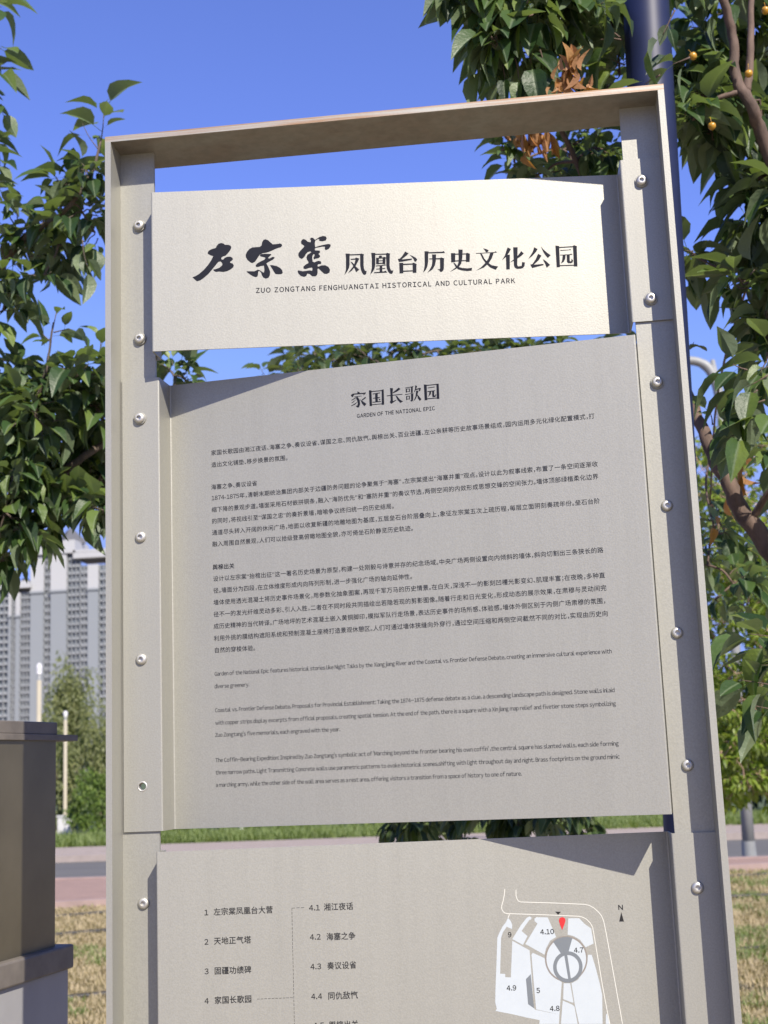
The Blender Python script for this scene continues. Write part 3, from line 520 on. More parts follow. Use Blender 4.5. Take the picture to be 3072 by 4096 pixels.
class Writer:
    """lays out lettering from the built-in font and collects it in one flat mesh on a panel face"""
    cache = {}
    @classmethod
    def glyphs(cls, strings, offset=0.0):
        todo = []
        for s in strings:
            if (s, offset) in cls.cache: continue
            c = bpy.data.curves.new('glyph', 'FONT'); c.body = s; c.size = 1; c.fill_mode = 'FRONT'; c.resolution_u = 3
            o = bpy.data.objects.new('glyph', c); COL.objects.link(o); todo.append((s, o))
            cls.cache[(s, offset)] = None
        bpy.context.view_layer.update()
        dg = bpy.context.evaluated_depsgraph_get()
        for s, o in todo:
            m = bpy.data.meshes.new_from_object(o.evaluated_get(dg))
            co = np.array([v.co[:2] for v in m.vertices]) if len(m.vertices) else np.zeros((0, 2))
            cls.cache[(s, offset)] = (co, [tuple(p.vertices) for p in m.polygons])
            bpy.data.meshes.remove(m)
        for s, o in todo:
            c = o.data; bpy.data.objects.remove(o); bpy.data.curves.remove(c)
    def __init__(self, face, h=.15):
        self.f = face; self.h = h; self.v = []; self.p = []
    def put(self, key, u, v, sx, sy, x0=0.0, bold=0.0):
        co, faces = Writer.cache[key]
        shifts = [(0, 0)] if bold <= 0 else [(-bold/2, 0), (bold/2, 0), (0, bold*.45), (0, -bold*.45)]
        for k, (dx, dy) in enumerate(shifts):             # strokes thickened by repeats a hair apart in height
            b = len(self.v)
            for x, y in co: self.v.append(self.f.pt(u + (x-x0)*sx + dx, v + y*sy + dy, self.h + k*.02))
            self.p += [tuple(b+i for i in q) for q in faces]
    HALF = '、。，；“”’‘'
    def cn(self, text, u0, u1, vc, em, off=0.0):
        text = ''.join(chr(ord(c) + 0xFEE0) if c.isdigit() else c for c in text)
        Writer.glyphs(sorted(set(text)))
        adv = []
        for ch in text:
            co = Writer.cache[(ch, 0.0)][0]
            if ch in self.HALF: adv.append(.46)
            elif 0xFF10 <= ord(ch) <= 0xFF19: adv.append(.58)
            elif ch == '-': adv.append(.4)
            else: adv.append(1.0)
        tot = sum(adv) - (.06 if text[-1] not in self.HALF else 0)
        s = (u1-u0)/tot; x = -.03
        for ch, a in zip(text, adv):
            sh = .21 if 0xFF10 <= ord(ch) <= 0xFF19 else 0
            self.put((ch, 0.0), u0 + (x-sh)*s, vc - .36*em, s*.98, em, 0, off)
            x += a
    def latin(self, text, u0, u1, v_base, cap, off=0.0, gap=.06, fit=True):
        """one string fitted to a width, with the given capital height"""
        full = [' ' if c == ' ' else chr(ord(c) + 0xFEE0) for c in text]
        Writer.glyphs(sorted(set(full) - {' '}) + ['Ｈ'])
        H = Writer.cache[('Ｈ', 0.0)][0][:, 1].max()
        x = 0; lay = []
        for ch in full:
            if ch == ' ': x += .20 + gap; continue
            co = Writer.cache[(ch, 0.0)][0]
            lay.append((ch, x, co[:, 0].min())); x += co[:, 0].max() - co[:, 0].min() + gap
        tot = x - gap
        s = (u1-u0)/tot if fit else cap/H
        for ch, xx, x0 in lay:
            self.put((ch, 0.0), u0 + xx*s, v_base, s, cap/H, x0, off)
    def build(self, name, mat, parent):
        return link(name, mesh_of(name, self.v, self.p), mat, parent)

F = {k: Face(k) for k in FACE}
hg = dec(HEAD_GLYPHS)
print_polys('brush_lettering', F['head'], hg[:5], .15, MAT['ink'], head_panel)
print_polys('title_lettering', F['head'], hg[5:], .15, MAT['ink'], head_panel)
w = Writer(F['head']); w.latin(SUB1[0], SUB1[1], SUB1[2], SUB1[3], SUB1[4]-SUB1[3], .46, .24); w.build('subtitle_lettering', MAT['ink'], head_panel)
print_polys('heading_lettering', F['mid'], dec(MID_GLYPHS), .15, MAT['ink'], text_panel)
w = Writer(F['mid']); w.latin(SUB2[0], SUB2[1], SUB2[2], SUB2[3], SUB2[4]-SUB2[3], .30, .15); w.build('subtitle_lettering', MAT['ink'], text_panel)
w = Writer(F['mid'])
for t, a, b, v in CN_LINES: w.cn(t, a, b, v, 9.3, 0.3 if t == '舆榇出关' else 0.10)
w.build('paragraph_lettering', MAT['ink'], text_panel)
w = Writer(F['mid'])
for t, a, b, v in EN_LINES: w.latin(t, a, b, v - 2.5, 6.0, .07)
w.build('paragraph_lettering', MAT['ink'], text_panel)
for (t, a, b, v), (t2, a2, b2, v2) in zip(LIST_CN, LIST_NUM):
    w = Writer(F['map'])
    w.cn(t, a, b, v, 11.2, .34)
    w.latin(t2, a2, b2, v2 - 3.7, 7.6, .34, .13, len(t2) > 1)
    w.build('legend_entry', MAT['ink_grey'], map_panel)
dash = []
for a, b, c, d in DASH:
    L = math.hypot(c-a, d-b); n = int(L/5.2)
    for k in range(n):
        s0, s1 = k/n, (k+.72)/n
        dash += ribbon([(a+(c-a)*s0, b+(d-b)*s0), (a+(c-a)*s1, b+(d-b)*s1)], .55)
print_polys('dashed_line', F['map'], dash, .15, MAT['ink_grey'], map_panel, 0)
print_polys('map_plots', F['map'], dec(MAP_PLOTS), .10, MAT['map_white'], map_panel, .004)
cx = sum(p[0] for p in MAP_CIRCLE)/len(MAP_CIRCLE); cy = sum(p[1] for p in MAP_CIRCLE)/len(MAP_CIRCLE)
inner = [(cx+(x-cx)*.955, cy+(y-cy)*.955) for x, y in MAP_CIRCLE]
def annulus(a, b): return [[a[i], a[(i+1) % len(a)], b[(i+1) % len(b)], b[i]] for i in range(len(a))]
print_polys('map_plots', F['map'], [inner], .18, MAT['map_white'], map_panel)
print_polys('map_ring_path', F['map'], annulus([(cx+(x-cx)*1.03, cy+(y-cy)*1.03) for x, y in MAP_CIRCLE], inner), .20, MAT['map_tan'], map_panel, 0)
print_polys('map_buildings', F['map'], annulus(MAP_RING_OUT, MAP_RING_IN) , .24, MAT['map_grey'], map_panel, 0)
for p in (dec(MAP_GREY)[:2], dec(MAP_GREY)[2:]): print_polys('map_buildings', F['map'], p, .27, MAT['map_grey'], map_panel)
rb = []
for p in dec(MAP_ROADS): rb += ribbon(p, 1.15)
print_polys('map_roads', F['map'], rb, .22, MAT['map_line'], map_panel, 0)
print_polys('location_pin', F['map'], [MAP_PIN], .30, MAT['map_red'], map_panel)
print_polys('entrance_arrow', F['map'], dec(MAP_TRI)[:1], .30, MAT['ink_grey'], map_panel)
print_polys('north_arrow', F['map'], dec(MAP_TRI)[1:], .30, MAT['ink_grey'], map_panel)
for t, a, b, v in MAP_NUM:
    w = Writer(F['map'], .32); w.latin(t, a, b, v - 3.4, 6.9, .32, .12)
    w.build('map_number' if t != 'N' else 'north_letter', MAT['ink_grey'], map_panel)

# bolts: button heads with a hex socket on a washer
def bolt_mesh(washer):
    bm = bmesh.new()
    k = .0028 if washer else .0
    if washer:
        bm_lathe(bm, [(.0, 0), (.0100, 0), (.0104, .0004), (.0104, .0022), (.0100, .0028), (.0, .0028)], 32, (0, 0, 0), 'Y')
    prof = [(.0, k), (.0086, k), (.0088, k+.0008), (.0084, k+.0022), (.0074, k+.0036), (.0060, k+.0045), (.0046, k+.0048), (.0035, k+.0048)]
    bm_lathe(bm, prof, 32, (0, 0, 0), 'Y')
    s = []                                                 # hex socket
    for r, h in ((.0040, k+.0048), (.0037, k+.0046), (.0035, k+.0012), (.0, k+.0010)):
        s.append((r, h))
    bm_lathe(bm, s, 6, (0, 0, 0), 'Y')
    bmesh.ops.recalc_face_normals(bm, faces=bm.faces)
    me = bm_mesh('bolt', bm)
    me.materials.append(MAT['steel']); me.materials.append(MAT['paint'])
    for p in me.polygons:
        if washer and -p.center.y < .00281 and (p.center.x**2 + p.center.z**2)**.5 > .0001 and max((me.vertices[i].co.x**2 + me.vertices[i].co.z**2)**.5 for i in p.vertices) > .0089: p.material_index = 1
    for p in me.polygons: p.use_smooth = p.area < 4e-6
    return me
B0, B1 = bolt_mesh(True), bolt_mesh(False)
ZB = (-.1375, -.3322, -.4661, -.6589, -.8513, -1.0448, -1.2171, -1.47, -1.60, -1.80, -2.0, -2.2)
for k, z in enumerate(ZB):
    for sx in (-1, 1):
        if k == 5 and sx < 0: continue                     # this bolt is missing
        onflange = (sx < 0) == (2 <= k <= 5)
        me = B0 if k < 3 else B1
        o = link('bolt', me, None, SIGN)
        o.location = S(-.4086 if sx < 0 else .4092, (YF if onflange else DS) - .0002, z)
bm = bmesh.new()
bm_lathe(bm, [(.0056, 0), (.0056, .0006), (.0070, .0007), (.0078, 0)], 28, S(HOLE[0], YF - .0001, HOLE[1]), 'Y')
bmesh.ops.recalc_face_normals(bm, faces=bm.faces)
link('bolt_hole_rim', bm_mesh('bolt_hole_rim', bm), MAT['steel'], SIGN, True)

# ------------------------------------------------------------------ the dark pillar at the left
MAT['bronze'] = simple('dark_bronze_cladding', (.26, .228, .148), .48, .75, .16, 5)
MAT['cap'] = simple('brown_grey_capstone', (.20, .178, .15), .6, .1, .22, 18)
MAT['plinth'] = simple('grey_painted_plinth', (.40, .40, .40), .6, 0, .10, 5)
pA = at(0, 3849, .43); pB = at(222, 3784, .63)
pa, pb = Vector((pA.x, pA.y)), Vector((pB.x, pB.y))
e1 = (pa - pb).normalized(); e2 = Vector((e1.y, -e1.x))
if e2.x > 0: e2 = -e2
zl = (pA.z + pB.z)/2                                      # top of the ledge
zc = at(237, 2963, pB.y).z                                # underside of the cap slab
PIL = empty('display_pillar', (pb.x, pb.y, 0), 'dark bronze clad pillar with overhanging cap on grey plinth, left of the sign', 'pillar')
def pfoot(o_back, o_side, o_front=None):
    """plan rectangle grown from the pillar's far right corner"""
    c = pb - e1*o_back - e2*o_side
    l1 = .52 + 2*o_back; l2 = .42 + 2*o_side
    return [c, c + e1*l1, c + e1*l1 + e2*l2, c + e2*l2]
def ccw(P):
    a = sum(P[i].x*P[(i+1) % 4].y - P[(i+1) % 4].x*P[i].y for i in range(4))
    return P if a > 0 else list(reversed(P))
for nm, ob, os_, z0, z1, mt, bw in (('body', 0, 0, zl-.02, zc+.003, 'bronze', .003), ('cap_slab', .078, .006, zc, zc+.012, 'cap', .001),
        ('cap_top', -.002, .003, zc+.0118, zc+.036, 'cap', .002), ('ledge', .038, .020, zl-.045, zl, 'cap', .004), ('plinth', .030, .012, -.02, zl-.044, 'plinth', .003)):
    bm = bmesh.new(); bm_prism(bm, [(p.x, p.y) for p in ccw(pfoot(ob, os_))], z0, z1)
    bmesh.ops.recalc_face_normals(bm, faces=bm.faces); bevel(bm, bw)
    link(nm, bm_mesh(nm, bm), MAT[mt], PIL)

# ------------------------------------------------------------------ dark round pole right behind the sign
MAT['navy'] = simple('dark_navy_pole_enamel', (.016, .024, .075), .5, 0.0, .12, 14, **{'Specular_IOR_Level': .3})
PY = .95
p0, p1 = at(2770, 1650, PY), at(2594, 165, PY)
ax = Vector((2731.0, 0, 0))
low, hi = at(2672, 1650, PY), at(2592, 165, PY)
d = (hi - low) / (hi.z - low.z)
base = low - d*low.z
POLE = empty('lamp_pole', (base.x, base.y, 0), 'dark navy round pole standing close behind the right edge of the sign', 'pole')
rp = (at(2686, 165, PY) - at(2499, 165, PY)).length/2
bm = bmesh.new()
bm_tube(bm, [base, base + d*1.2, base + d*3.0, base + d*4.6], [rp*1.08, rp*1.04, rp, rp*.95], 40)
link('pole', bm_mesh('pole', bm), MAT['navy'], POLE, True)
bm = bmesh.new(); bm_lathe(bm, [(0, 0), (.14, 0), (.14, .018), (.075, .022), (.062, .12), (0, .12)], 28, base)
link('base_flange', bm_mesh('base_flange', bm), MAT['navy'], POLE)
bm = bmesh.new(); bm_lathe(bm, [(0, 0), (.055, 0), (.10, .06), (.13, .30), (.10, .36), (0, .38)], 28, base + d*4.55)
link('lantern', bm_mesh('lantern', bm), MAT['navy'], POLE, True)

# ------------------------------------------------------------------ foliage tools
def leaf_shape(fold, droop, wide):
    """pointed oval blade on a stalk, along +X, unit length"""
    ts = [0.0, .14, .34, .56, .78, 1.0]
    ws = [.0, .18, .268, .25, .145, .0]
    v, f = [], []
    v += [(-.30, -.008, 0), (-.30, .008, 0), (0, -.010, -.0), (0, .010, 0)]
    f.append((0, 2, 3, 1))
    rows = []
    for t, w_ in zip(ts, ws):
        z = -droop*t*t
        if w_ == 0: rows.append([len(v)]); v.append((t, 0, z)); continue
        rows.append([len(v), len(v)+1, len(v)+2])
        k = w_*wide
        wav = .02*math.sin(t*9)
        v += [(t, -k, z + fold*k + wav), (t, 0, z), (t, k, z + fold*k - wav)]
    for a, b in zip(rows, rows[1:]):
        if len(a) == 1: f += [(a[0], b[0], b[1]), (a[0], b[1], b[2])]
        elif len(b) == 1: f += [(a[0], b[0], a[1]), (a[1], b[0], a[2])]
        else: f += [(a[0], b[0], b[1], a[1]), (a[1], b[1], b[2], a[2])]
    return np.array(v), f
SHAPES = [leaf_shape(fo, dr, wi) for fo, dr, wi in ((.45, .26, 1.0), (.65, .42, .95), (.28, .15, 1.12), (.9, .50, .9), (.5, .65, 1.05))]
DRY = [leaf_shape(1.2, .35, .8), leaf_shape(1.8, .15, .65), leaf_shape(1.1, .6, .75)]

MIDS = (4, 6, 9, 12, 15, 17)                          # vertices on the midrib of every leaf shape
class Leaves:
    def __init__(self): self.v = []; self.f = []; self.n = 0; self.mid = []
    def add(self, pos, dirv, nrm, size, shape):
        d = dirv.normalized(); y = nrm.cross(d)
        if y.length < 1e-4: y = d.orthogonal()
        y.normalize(); z = d.cross(y)
        R = np.array([d, y, z]) * size
        sv, sf = shape
        self.v.append(sv @ R + np.array(pos))
        self.f += [tuple(i + self.n for i in q) for q in sf]
        self.mid += [i + self.n for i in MIDS]
        self.n += len(sv)
    def build(self, name, mat, parent):
        if not self.v: return None
        V = np.concatenate(self.v)
        me = mesh_of(name, V, self.f)
        mid = np.zeros(len(V), bool)
        mid[np.array(self.mid)] = True
        e = np.empty(len(me.edges)*2, np.int32); me.edges.foreach_get('vertices', e); e = e.reshape(-1, 2)
        at_ = me.attributes.get('sharp_edge') or me.attributes.new('sharp_edge', 'BOOLEAN', 'EDGE')      # the crease of each midrib stays sharp
        at_.data.foreach_set('value', mid[e[:, 0]] & mid[e[:, 1]])
        rib = me.attributes.new('rib', 'FLOAT', 'POINT'); rib.data.foreach_set('value', mid.astype(np.float32))
        return link(name, me, mat, parent, True)

THIN = .76
def rnd(): return Vector(RNG.normal(size=3)).normalized()
class Tree:
    def __init__(self, root, leafmat, barkmat, leaf, fruit=None):
        self.root = root; self.L = Leaves(); self.D = Leaves(); self.tw = bmesh.new(); self.leaf = leaf
        self.lm, self.bk = leafmat, barkmat; self.nodes = []
    def limb(self, pts, r0, r1, name='limb', seg=6):
        P = smooth_line(pts, seg)
        n = len(P)
        P = [p + rnd()*(.12*r0) for p in P]
        rs = [r0 + (r1-r0)*(i/(n-1))**.8 for i in range(n)]
        bm = bmesh.new(); bm_tube(bm, P, rs, 12, True, .06)
        link(name, bm_mesh(name, bm), self.bk, self.root, True)
        self.nodes += [(p, r) for p, r in zip(P, rs)]
    def branch(self, a, b, r0, r1, sag=.08):
        L = (b-a).length
        mid = (a+b)/2 + rnd()*(L*.10) + Vector((0, 0, L*sag))
        P = smooth_line([a, mid, b], 4)
        bm_tube(self.tw, P, [r0 + (r1-r0)*i/(len(P)-1) for i in range(len(P))], 6, True)
        return P
    def sprig(self, p0, dirv, length, n, size=None, droop=.35, spread=.8, up=.0, thick=.0017):
        size = size or self.leaf
        d = dirv.normalized()
        q = p0 + d*length*.5 + Vector((0, 0, -.04*length)) + rnd()*length*.05
        e = p0 + d*length + Vector((0, 0, (up-.10)*length))
        P = smooth_line([p0, q, e], 4)
        bm_tube(self.tw, P, [thick*(1.3-.8*i/(len(P)-1)) for i in range(len(P))], 4, True)
        side = d.orthogonal().normalized(); ph = RNG.uniform(0, 6.28)
        for k in range(n):
            t = .22 + .78*(k+.5)/n
            i = min(len(P)-2, int(t*(len(P)-1))); f = t*(len(P)-1) - i
            pos = P[i].lerp(P[i+1], f)
            a = ph + k*2.4
            rad = Quaternion(d, a) @ side
            ld = d*(.35+.5*t) + rad*spread + Vector((0, 0, -droop)) + rnd()*.22
            nr = Vector((0, 0, 1)) + rad*.25 + rnd()*.40
            s = size*RNG.uniform(.45, 1.14)
            self.L.add(pos + ld.normalized()*(s*.28), ld, nr, s, SHAPES[int(RNG.integers(len(SHAPES)))])
    def near(self, p):
        return min(self.nodes, key=lambda q: (q[0]-p).length) if self.nodes else (p, .01)
    def cluster(self, c, R, ns, nl=7, size=None, droop=.35, connect=True, length=None, squash=1.0, out=.6):
        if connect:
            q, r = self.near(c)
            P = self.branch(q, c, min(.010, r*.6), .0028)
            self.nodes += [(p, .006) for p in P[3:]]
        for _ in range(max(1, int(round(ns*THIN)))):
            o = rnd(); o.y *= squash
            s = c + o*(R*RNG.uniform(.1, .75))
            d = (o*out + rnd()*.6 + Vector((0, 0, .25)))
            if connect and RNG.random() < .5:
                bm_tube(self.tw, [c, (c+s)/2 + rnd()*.01, s], [.0026, .0022, .0017], 4, False)
            self.sprig(s, d, (length or R*.55)*RNG.uniform(.6, 1.2), nl, size, droop)
    def dry(self, p, n, size, R):
        for _ in range(n):
            d = rnd()*.38 + Vector((0, 0, -.6 if RNG.random() < .4 else .9))
            self.D.add(p + rnd()*R*RNG.uniform(.2, 1), d, rnd(), size*RNG.uniform(.6, 1.1), DRY[int(RNG.integers(3))])
    def done(self, drymat=None):
        self.L.build('foliage', self.lm, self.root)
        if self.D.v:
            o = self.D.build('dried_leaves', drymat, self.root); o['label'] = 'curled orange brown dead leaves'
        if len(self.tw.verts):
            tag(link('twigs', bm_mesh('twigs', self.tw), self.bk, self.root, True), kind='stuff')

MAT['bark'] = bark('grey_brown_bark', (.055, .037, .028), (.155, .105, .08))
MAT['bark_dark'] = bark('dark_brown_bark', (.055, .042, .032), (.13, .10, .075))
MAT['bark_pink'] = bark('pinkish_young_bark', (.24, .15, .11), (.42, .29, .22))
MAT['leaf'] = leaf_mat('crabapple_leaf', [(0.0, (.020, .042, .017)), (0.45, (.040, .080, .026)), (0.78, (.078, .130, .037)), (1.0, (.17, .225, .055))], (.16, .205, .125), .27, .44)
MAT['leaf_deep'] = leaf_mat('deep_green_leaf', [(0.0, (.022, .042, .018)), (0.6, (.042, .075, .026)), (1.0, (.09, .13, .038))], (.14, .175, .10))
MAT['leaf_light'] = leaf_mat('light_green_leaf', [(0.0, (.13, .20, .035)), (0.5, (.22, .30, .05)), (1.0, (.34, .39, .09))], (.22, .26, .10), .48)
MAT['dry'] = leaf_mat('dead_leaf', [(0.0, (.22, .085, .03)), (0.6, (.38, .16, .055)), (1.0, (.5, .27, .11))], (.40, .22, .11), .35, .7)
MAT['fruit'] = simple('yellow_crabapple_skin', (.62, .33, .03), .3, 0, .2, 40)

def fruit_mesh():
    bm = bmesh.new()
    bm_lathe(bm, [(0, -.0085), (.002, -.0098), (.006, -.0085), (.0098, -.003), (.0105, .001), (.009, .0065), (.005, .0092), (.0018, .0085), (0, .0078)], 18)
    bm_tube(bm, [(0, 0, .008), (.002, 0, .016), (.003, .002, .026)], [.0007, .0006, .0008], 5)
    bmesh.ops.recalc_face_normals(bm, faces=bm.faces)
    me = bm_mesh('fruit', bm); me.materials.append(MAT['fruit'])
    for p in me.polygons: p.use_smooth = True
    return me
FRUIT = fruit_mesh()
def hang_fruit(tree, p, s=1.0):
    o = link('fruit', FRUIT, None, tree.root)
    o.matrix_world = Matrix.Translation(p) @ Matrix.Rotation(RNG.uniform(0, 6), 4, 'Z') @ Matrix.Rotation(RNG.uniform(-.4, .4), 4, 'X') @ Matrix.Scale(s, 4)

# ------------------------------------------------------------------ left crabapple tree
tp = at(-330, 2400, 1.9)
LT = Tree(empty('crabapple_tree', (tp.x, tp.y, 0), 'large leaved crabapple tree at the left edge, above the pillar', 'tree', 'crabapple trees'), MAT['leaf'], MAT['bark_dark'], .090)
LT.limb([(tp.x-.05, tp.y+.1, -.05), (tp.x, tp.y+.05, .8), at(-330, 2550, 1.9), at(-300, 1900, 1.9), at(-330, 900, 1.9), at(-280, 100, 1.9)], .065, .022, 'trunk')
LT.limb([at(-310, 2350, 1.9), at(-120, 2230, 1.85), at(60, 2050, 1.8), at(200, 1930, 1.75), at(330, 1830, 1.7), at(520, 1700, 1.8), at(700, 1560, 1.9)], .024, .006)
LT.limb([at(-300, 1700, 1.9), at(-100, 1250, 1.75), at(80, 970, 1.65), at(240, 860, 1.6), at(360, 700, 1.6), at(405, 560, 1.6)], .018, .003)
LT.limb([at(-320, 1100, 1.9), at(-200, 700, 1.8), at(-90, 300, 1.7), at(-60, -100, 1.7)], .014, .004)
LT.limb([at(-310, 1950, 1.9), at(-60, 1700, 1.75), at(120, 1640, 1.7), at(178, 1500, 1.65), at(215, 1290, 1.62)], .012, .0022)
def cl(T, px, py, Y, Rpx, ns, nl=7, **k):
    c = at(px, py, Y); dist = (c - CAM).length
    T.cluster(c, Rpx*dist/FPX, ns, nl, **k)
def sp(T, px, py, px2, py2, Y, n, Y2=None, **k):
    a, b = at(px, py, Y), at(px2, py2, Y2 if Y2 is not None else Y)
    T.sprig(a, b-a, (b-a).length, n, **k)
# top sprig beside the frame corner
sp(LT, 400, 590, 415, 415, 1.6, 9, droop=.15, up=.1, size=.105)
sp(LT, 395, 600, 330, 480, 1.6, 3, droop=.3)
cl(LT, 345, 680, 1.6, 85, 6, 6); cl(LT, 250, 770, 1.6, 90, 6, 6); cl(LT, 330, 850, 1.62, 100, 8, 6)
cl(LT, 170, 850, 1.6, 95, 6, 6); cl(LT, 60, 900, 1.65, 100, 8, 6); cl(LT, 120, 985, 1.65, 105, 7, 6, droop=.7)
cl(LT, 235, 980, 1.6, 70, 4, 5, droop=.8); cl(LT, 20, 1080, 1.65, 110, 8, 6, droop=.6); cl(LT, 175, 1100, 1.6, 50, 3, 5, droop=.8)
sp(LT, 330, 960, 350, 1060, 1.55, 4, droop=1.0); cl(LT, 15, 1240, 1.65, 80, 6, 6); cl(LT, 380, 930, 1.65, 60, 4, 5, droop=.7)
for y in (30, 190, 300, 420, 560, 640, 760): sp(LT, -110, y-40, 5, y + RNG.uniform(-20, 20), 1.65, 5, droop=.3)
for y in (80, 350, 600, 800): cl(LT, -130, y, 1.7, 120, 7, 6)
# upright shoot with a tuft
sp(LT, 185, 1500, 225, 1250, 1.62, 5, droop=.25, up=.1, thick=.0024); sp(LT, 205, 1370, 170, 1330, 1.62, 3, droop=.3); sp(LT, 215, 1330, 285, 1310, 1.6, 3, droop=.15)
sp(LT, 395, 1430, 400, 1330, 1.65, 3, droop=.1)
# the heavy lower mass
for px, py, R, ns in ((60, 1520, 100, 8), (200, 1520, 90, 7), (320, 1500, 90, 7), (420, 1520, 90, 7), (20, 1640, 120, 10), (140, 1650, 120, 11), (270, 1640, 120, 11), (390, 1640, 120, 11),
        (60, 1770, 120, 10), (180, 1790, 120, 11), (300, 1790, 120, 11), (420, 1780, 110, 9), (250, 1900, 110, 10), (370, 1930, 110, 10), (60, 1900, 110, 8), (330, 2020, 80, 6), (410, 2040, 70, 5),
        (150, 1980, 100, 8), (20, 2050, 110, 9), (60, 2170, 80, 6), (10, 2250, 80, 6), (250, 2050, 60, 4), (-80, 1600, 140, 9), (-90, 1850, 140, 9), (-80, 2100, 130, 8), (100, 2120, 60, 4)):
    cl(LT, px, py, RNG.uniform(1.55, 1.95), R, ns*1.35, 6, droop=.55)
cl(LT, 680, 1480, 1.95, 70, 5, 5, droop=.15); cl(LT, 735, 1510, 1.95, 60, 4, 5, droop=.15); cl(LT, 560, 1650, 1.9, 90, 6, 6)
for k in range(16): cl(LT, RNG.uniform(-750, -250), RNG.uniform(-100, 1900), RNG.uniform(1.5, 2.6), 150, 9, 6)
LT.done()

# ------------------------------------------------------------------ right crabapple tree, nearest
tp = at(3430, 2900, 1.25)
RT3 = Tree(empty('crabapple_tree', (tp.x, tp.y, 0), 'crabapple tree with yellow fruit and dead orange leaves, at the right edge', 'tree', 'crabapple trees'), MAT['leaf'], MAT['bark'], .097)
RT3.limb([(tp.x+.05, tp.y, -.05), (tp.x+.02, tp.y, .7), at(3420, 2850, 1.25), at(3400, 2350, 1.25), at(3380, 1500, 1.2), at(3300, 500, 1.1), at(3240, -300, 1.05)], .060, .020, 'trunk')
RT3.limb([at(3405, 2560, 1.25), at(3250, 2420, 1.22), at(3072, 2190, 1.2), at(2960, 2030, 1.2), at(2890, 1890, 1.2), at(2830, 1780, 1.22), at(2775, 1630, 1.25), at(2640, 1380, 1.3), at(2480, 1050, 1.3), at(2330, 700, 1.3), at(2200, 450, 1.25)], .030, .006, 'limb', 5)
RT3.limb([at(3370, 1300, 1.2), at(3200, 900, 1.1), at(3060, 570, 1.05), at(3000, 420, 1.0), at(2940, 300, 1.0), at(2930, 140, 1.0), at(2850, -60, .95), at(2600, -200, .9)], .020, .008)
RT3.limb([at(2985, 370, 1.0), at(3000, 250, 1.0), at(3005, 60, 1.0), at(3010, -200, 1.0)], .011, .006)
RT3.limb([at(2600, -200, .9), at(2350, -160, .85), at(2100, -60, .85), at(1950, 60, .85)], .010, .004)
# hanging mass at the top centre
for px, py, R, ns, Y in ((1880, 20, 80, 6, .85), (1990, 60, 90, 8, .85), (2110, 70, 90, 8, .85), (2230, 20, 80, 6, .9), (2330, 10, 90, 7, .9), (1990, 170, 70, 5, .8), (2080, 170, 60, 4, .85),
        (2440, -40, 60, 3, 1.1), (2240, -60, 110, 8, .9), (1950, -60, 110, 8, .85), (2620, -110, 80, 4, 1.1), (2420, 40, 40, 2, 1.0)):
    cl(RT3, px, py, Y, R, ns, 5, droop=1.0)
for a in ((1930, 180, 1935, 260), (2010, 260, 2020, 340), (2060, 230, 2075, 330), (2120, 230, 2130, 290), (2160, 200, 2190, 290)): sp(RT3, *a, .82, 4, droop=1.0)
sp(RT3, 2480, 150, 2395, 60, .95, 4, droop=.5); sp(RT3, 2490, 160, 2400, 150, .95, 4, droop=.2); sp(RT3, 2500, 260, 2440, 230, 1.0, 4, droop=.3)
cl(RT3, 2480, 300, 1.05, 60, 4, 5); cl(RT3, 2200, 330, 1.15, 60, 4, 5); cl(RT3, 2310, 350, 1.15, 60, 4, 5); cl(RT3, 2420, 330, 1.15, 60, 4, 5); cl(RT3, 2150, 380, 1.2, 50, 3, 5)
sp(RT3, 2700, 40, 2650, 130, .72, 3, droop=1.0); sp(RT3, 2760, 230, 2690, 250, .8, 3, droop=.4); sp(RT3, 2640, 300, 2580, 330, .78, 2, droop=.5)
RT3.dry(at(2285, 285, .66), 24, .046, .024); RT3.dry(at(2225, 355, .66), 7, .034, .022); RT3.dry(at(2350, 350, .66), 5, .034, .02); RT3.dry(at(2160, 590, 1.0), 18, .052, .042); RT3.dry(at(2070, 560, 1.15), 6, .04, .02)
# seen through the frame's top opening
for px, py, R, ns in ((2010, 600, 60, 4), (2060, 660, 70, 5), (2230, 600, 80, 6), (2300, 660, 80, 8), (2380, 590, 80, 8), (2440, 650, 80, 8), (2180, 690, 80, 7), (2330, 560, 70, 6), (2420, 720, 80, 8), (2280, 740, 90, 8), (2120, 740, 80, 6)):
    cl(RT3, px, py, RNG.uniform(1.3, 1.55), R, ns, 6, size=.072, droop=.6)
# the dense right margin
for px, py, R, ns in ((2790, 90, 80, 6), (2860, 60, 110, 9), (2980, 60, 120, 9), (2800, 220, 80, 6), (2890, 230, 110, 9), (3020, 220, 120, 9), (2800, 370, 100, 8), (2880, 420, 100, 8), (3040, 400, 120, 8),
        (2770, 480, 60, 5), (2850, 530, 60, 5), (2960, 560, 110, 8), (3060, 620, 120, 9), (3000, 740, 110, 8), (3070, 880, 120, 9), (2990, 860, 60, 4), (3030, 1010, 80, 6), (3070, 1160, 120, 9),
        (2990, 1130, 60, 4), (3070, 1290, 80, 6), (3090, 1400, 80, 5), (2770, 1020, 40, 3), (2820, 1070, 45, 4), (2790, 1140, 40, 3), (3160, 300, 170, 10), (3180, 750, 170, 10), (3190, 1200, 170, 10), (2900, -80, 150, 9), (3120, -60, 150, 8)):
    cl(RT3, px, py, RNG.uniform(1.0, 1.45), R, ns, 6, droop=.55)
for a in ((2990, 1480, 2930, 1450), (3030, 1560, 2960, 1600), (3060, 1600, 2950, 1640), (2980, 1720, 2920, 1740), (3072, 1500, 2985, 1540), (3120, 1450, 3040, 1470), (3130, 1650, 3040, 1660)): sp(RT3, *a, .95, 4, droop=.6)
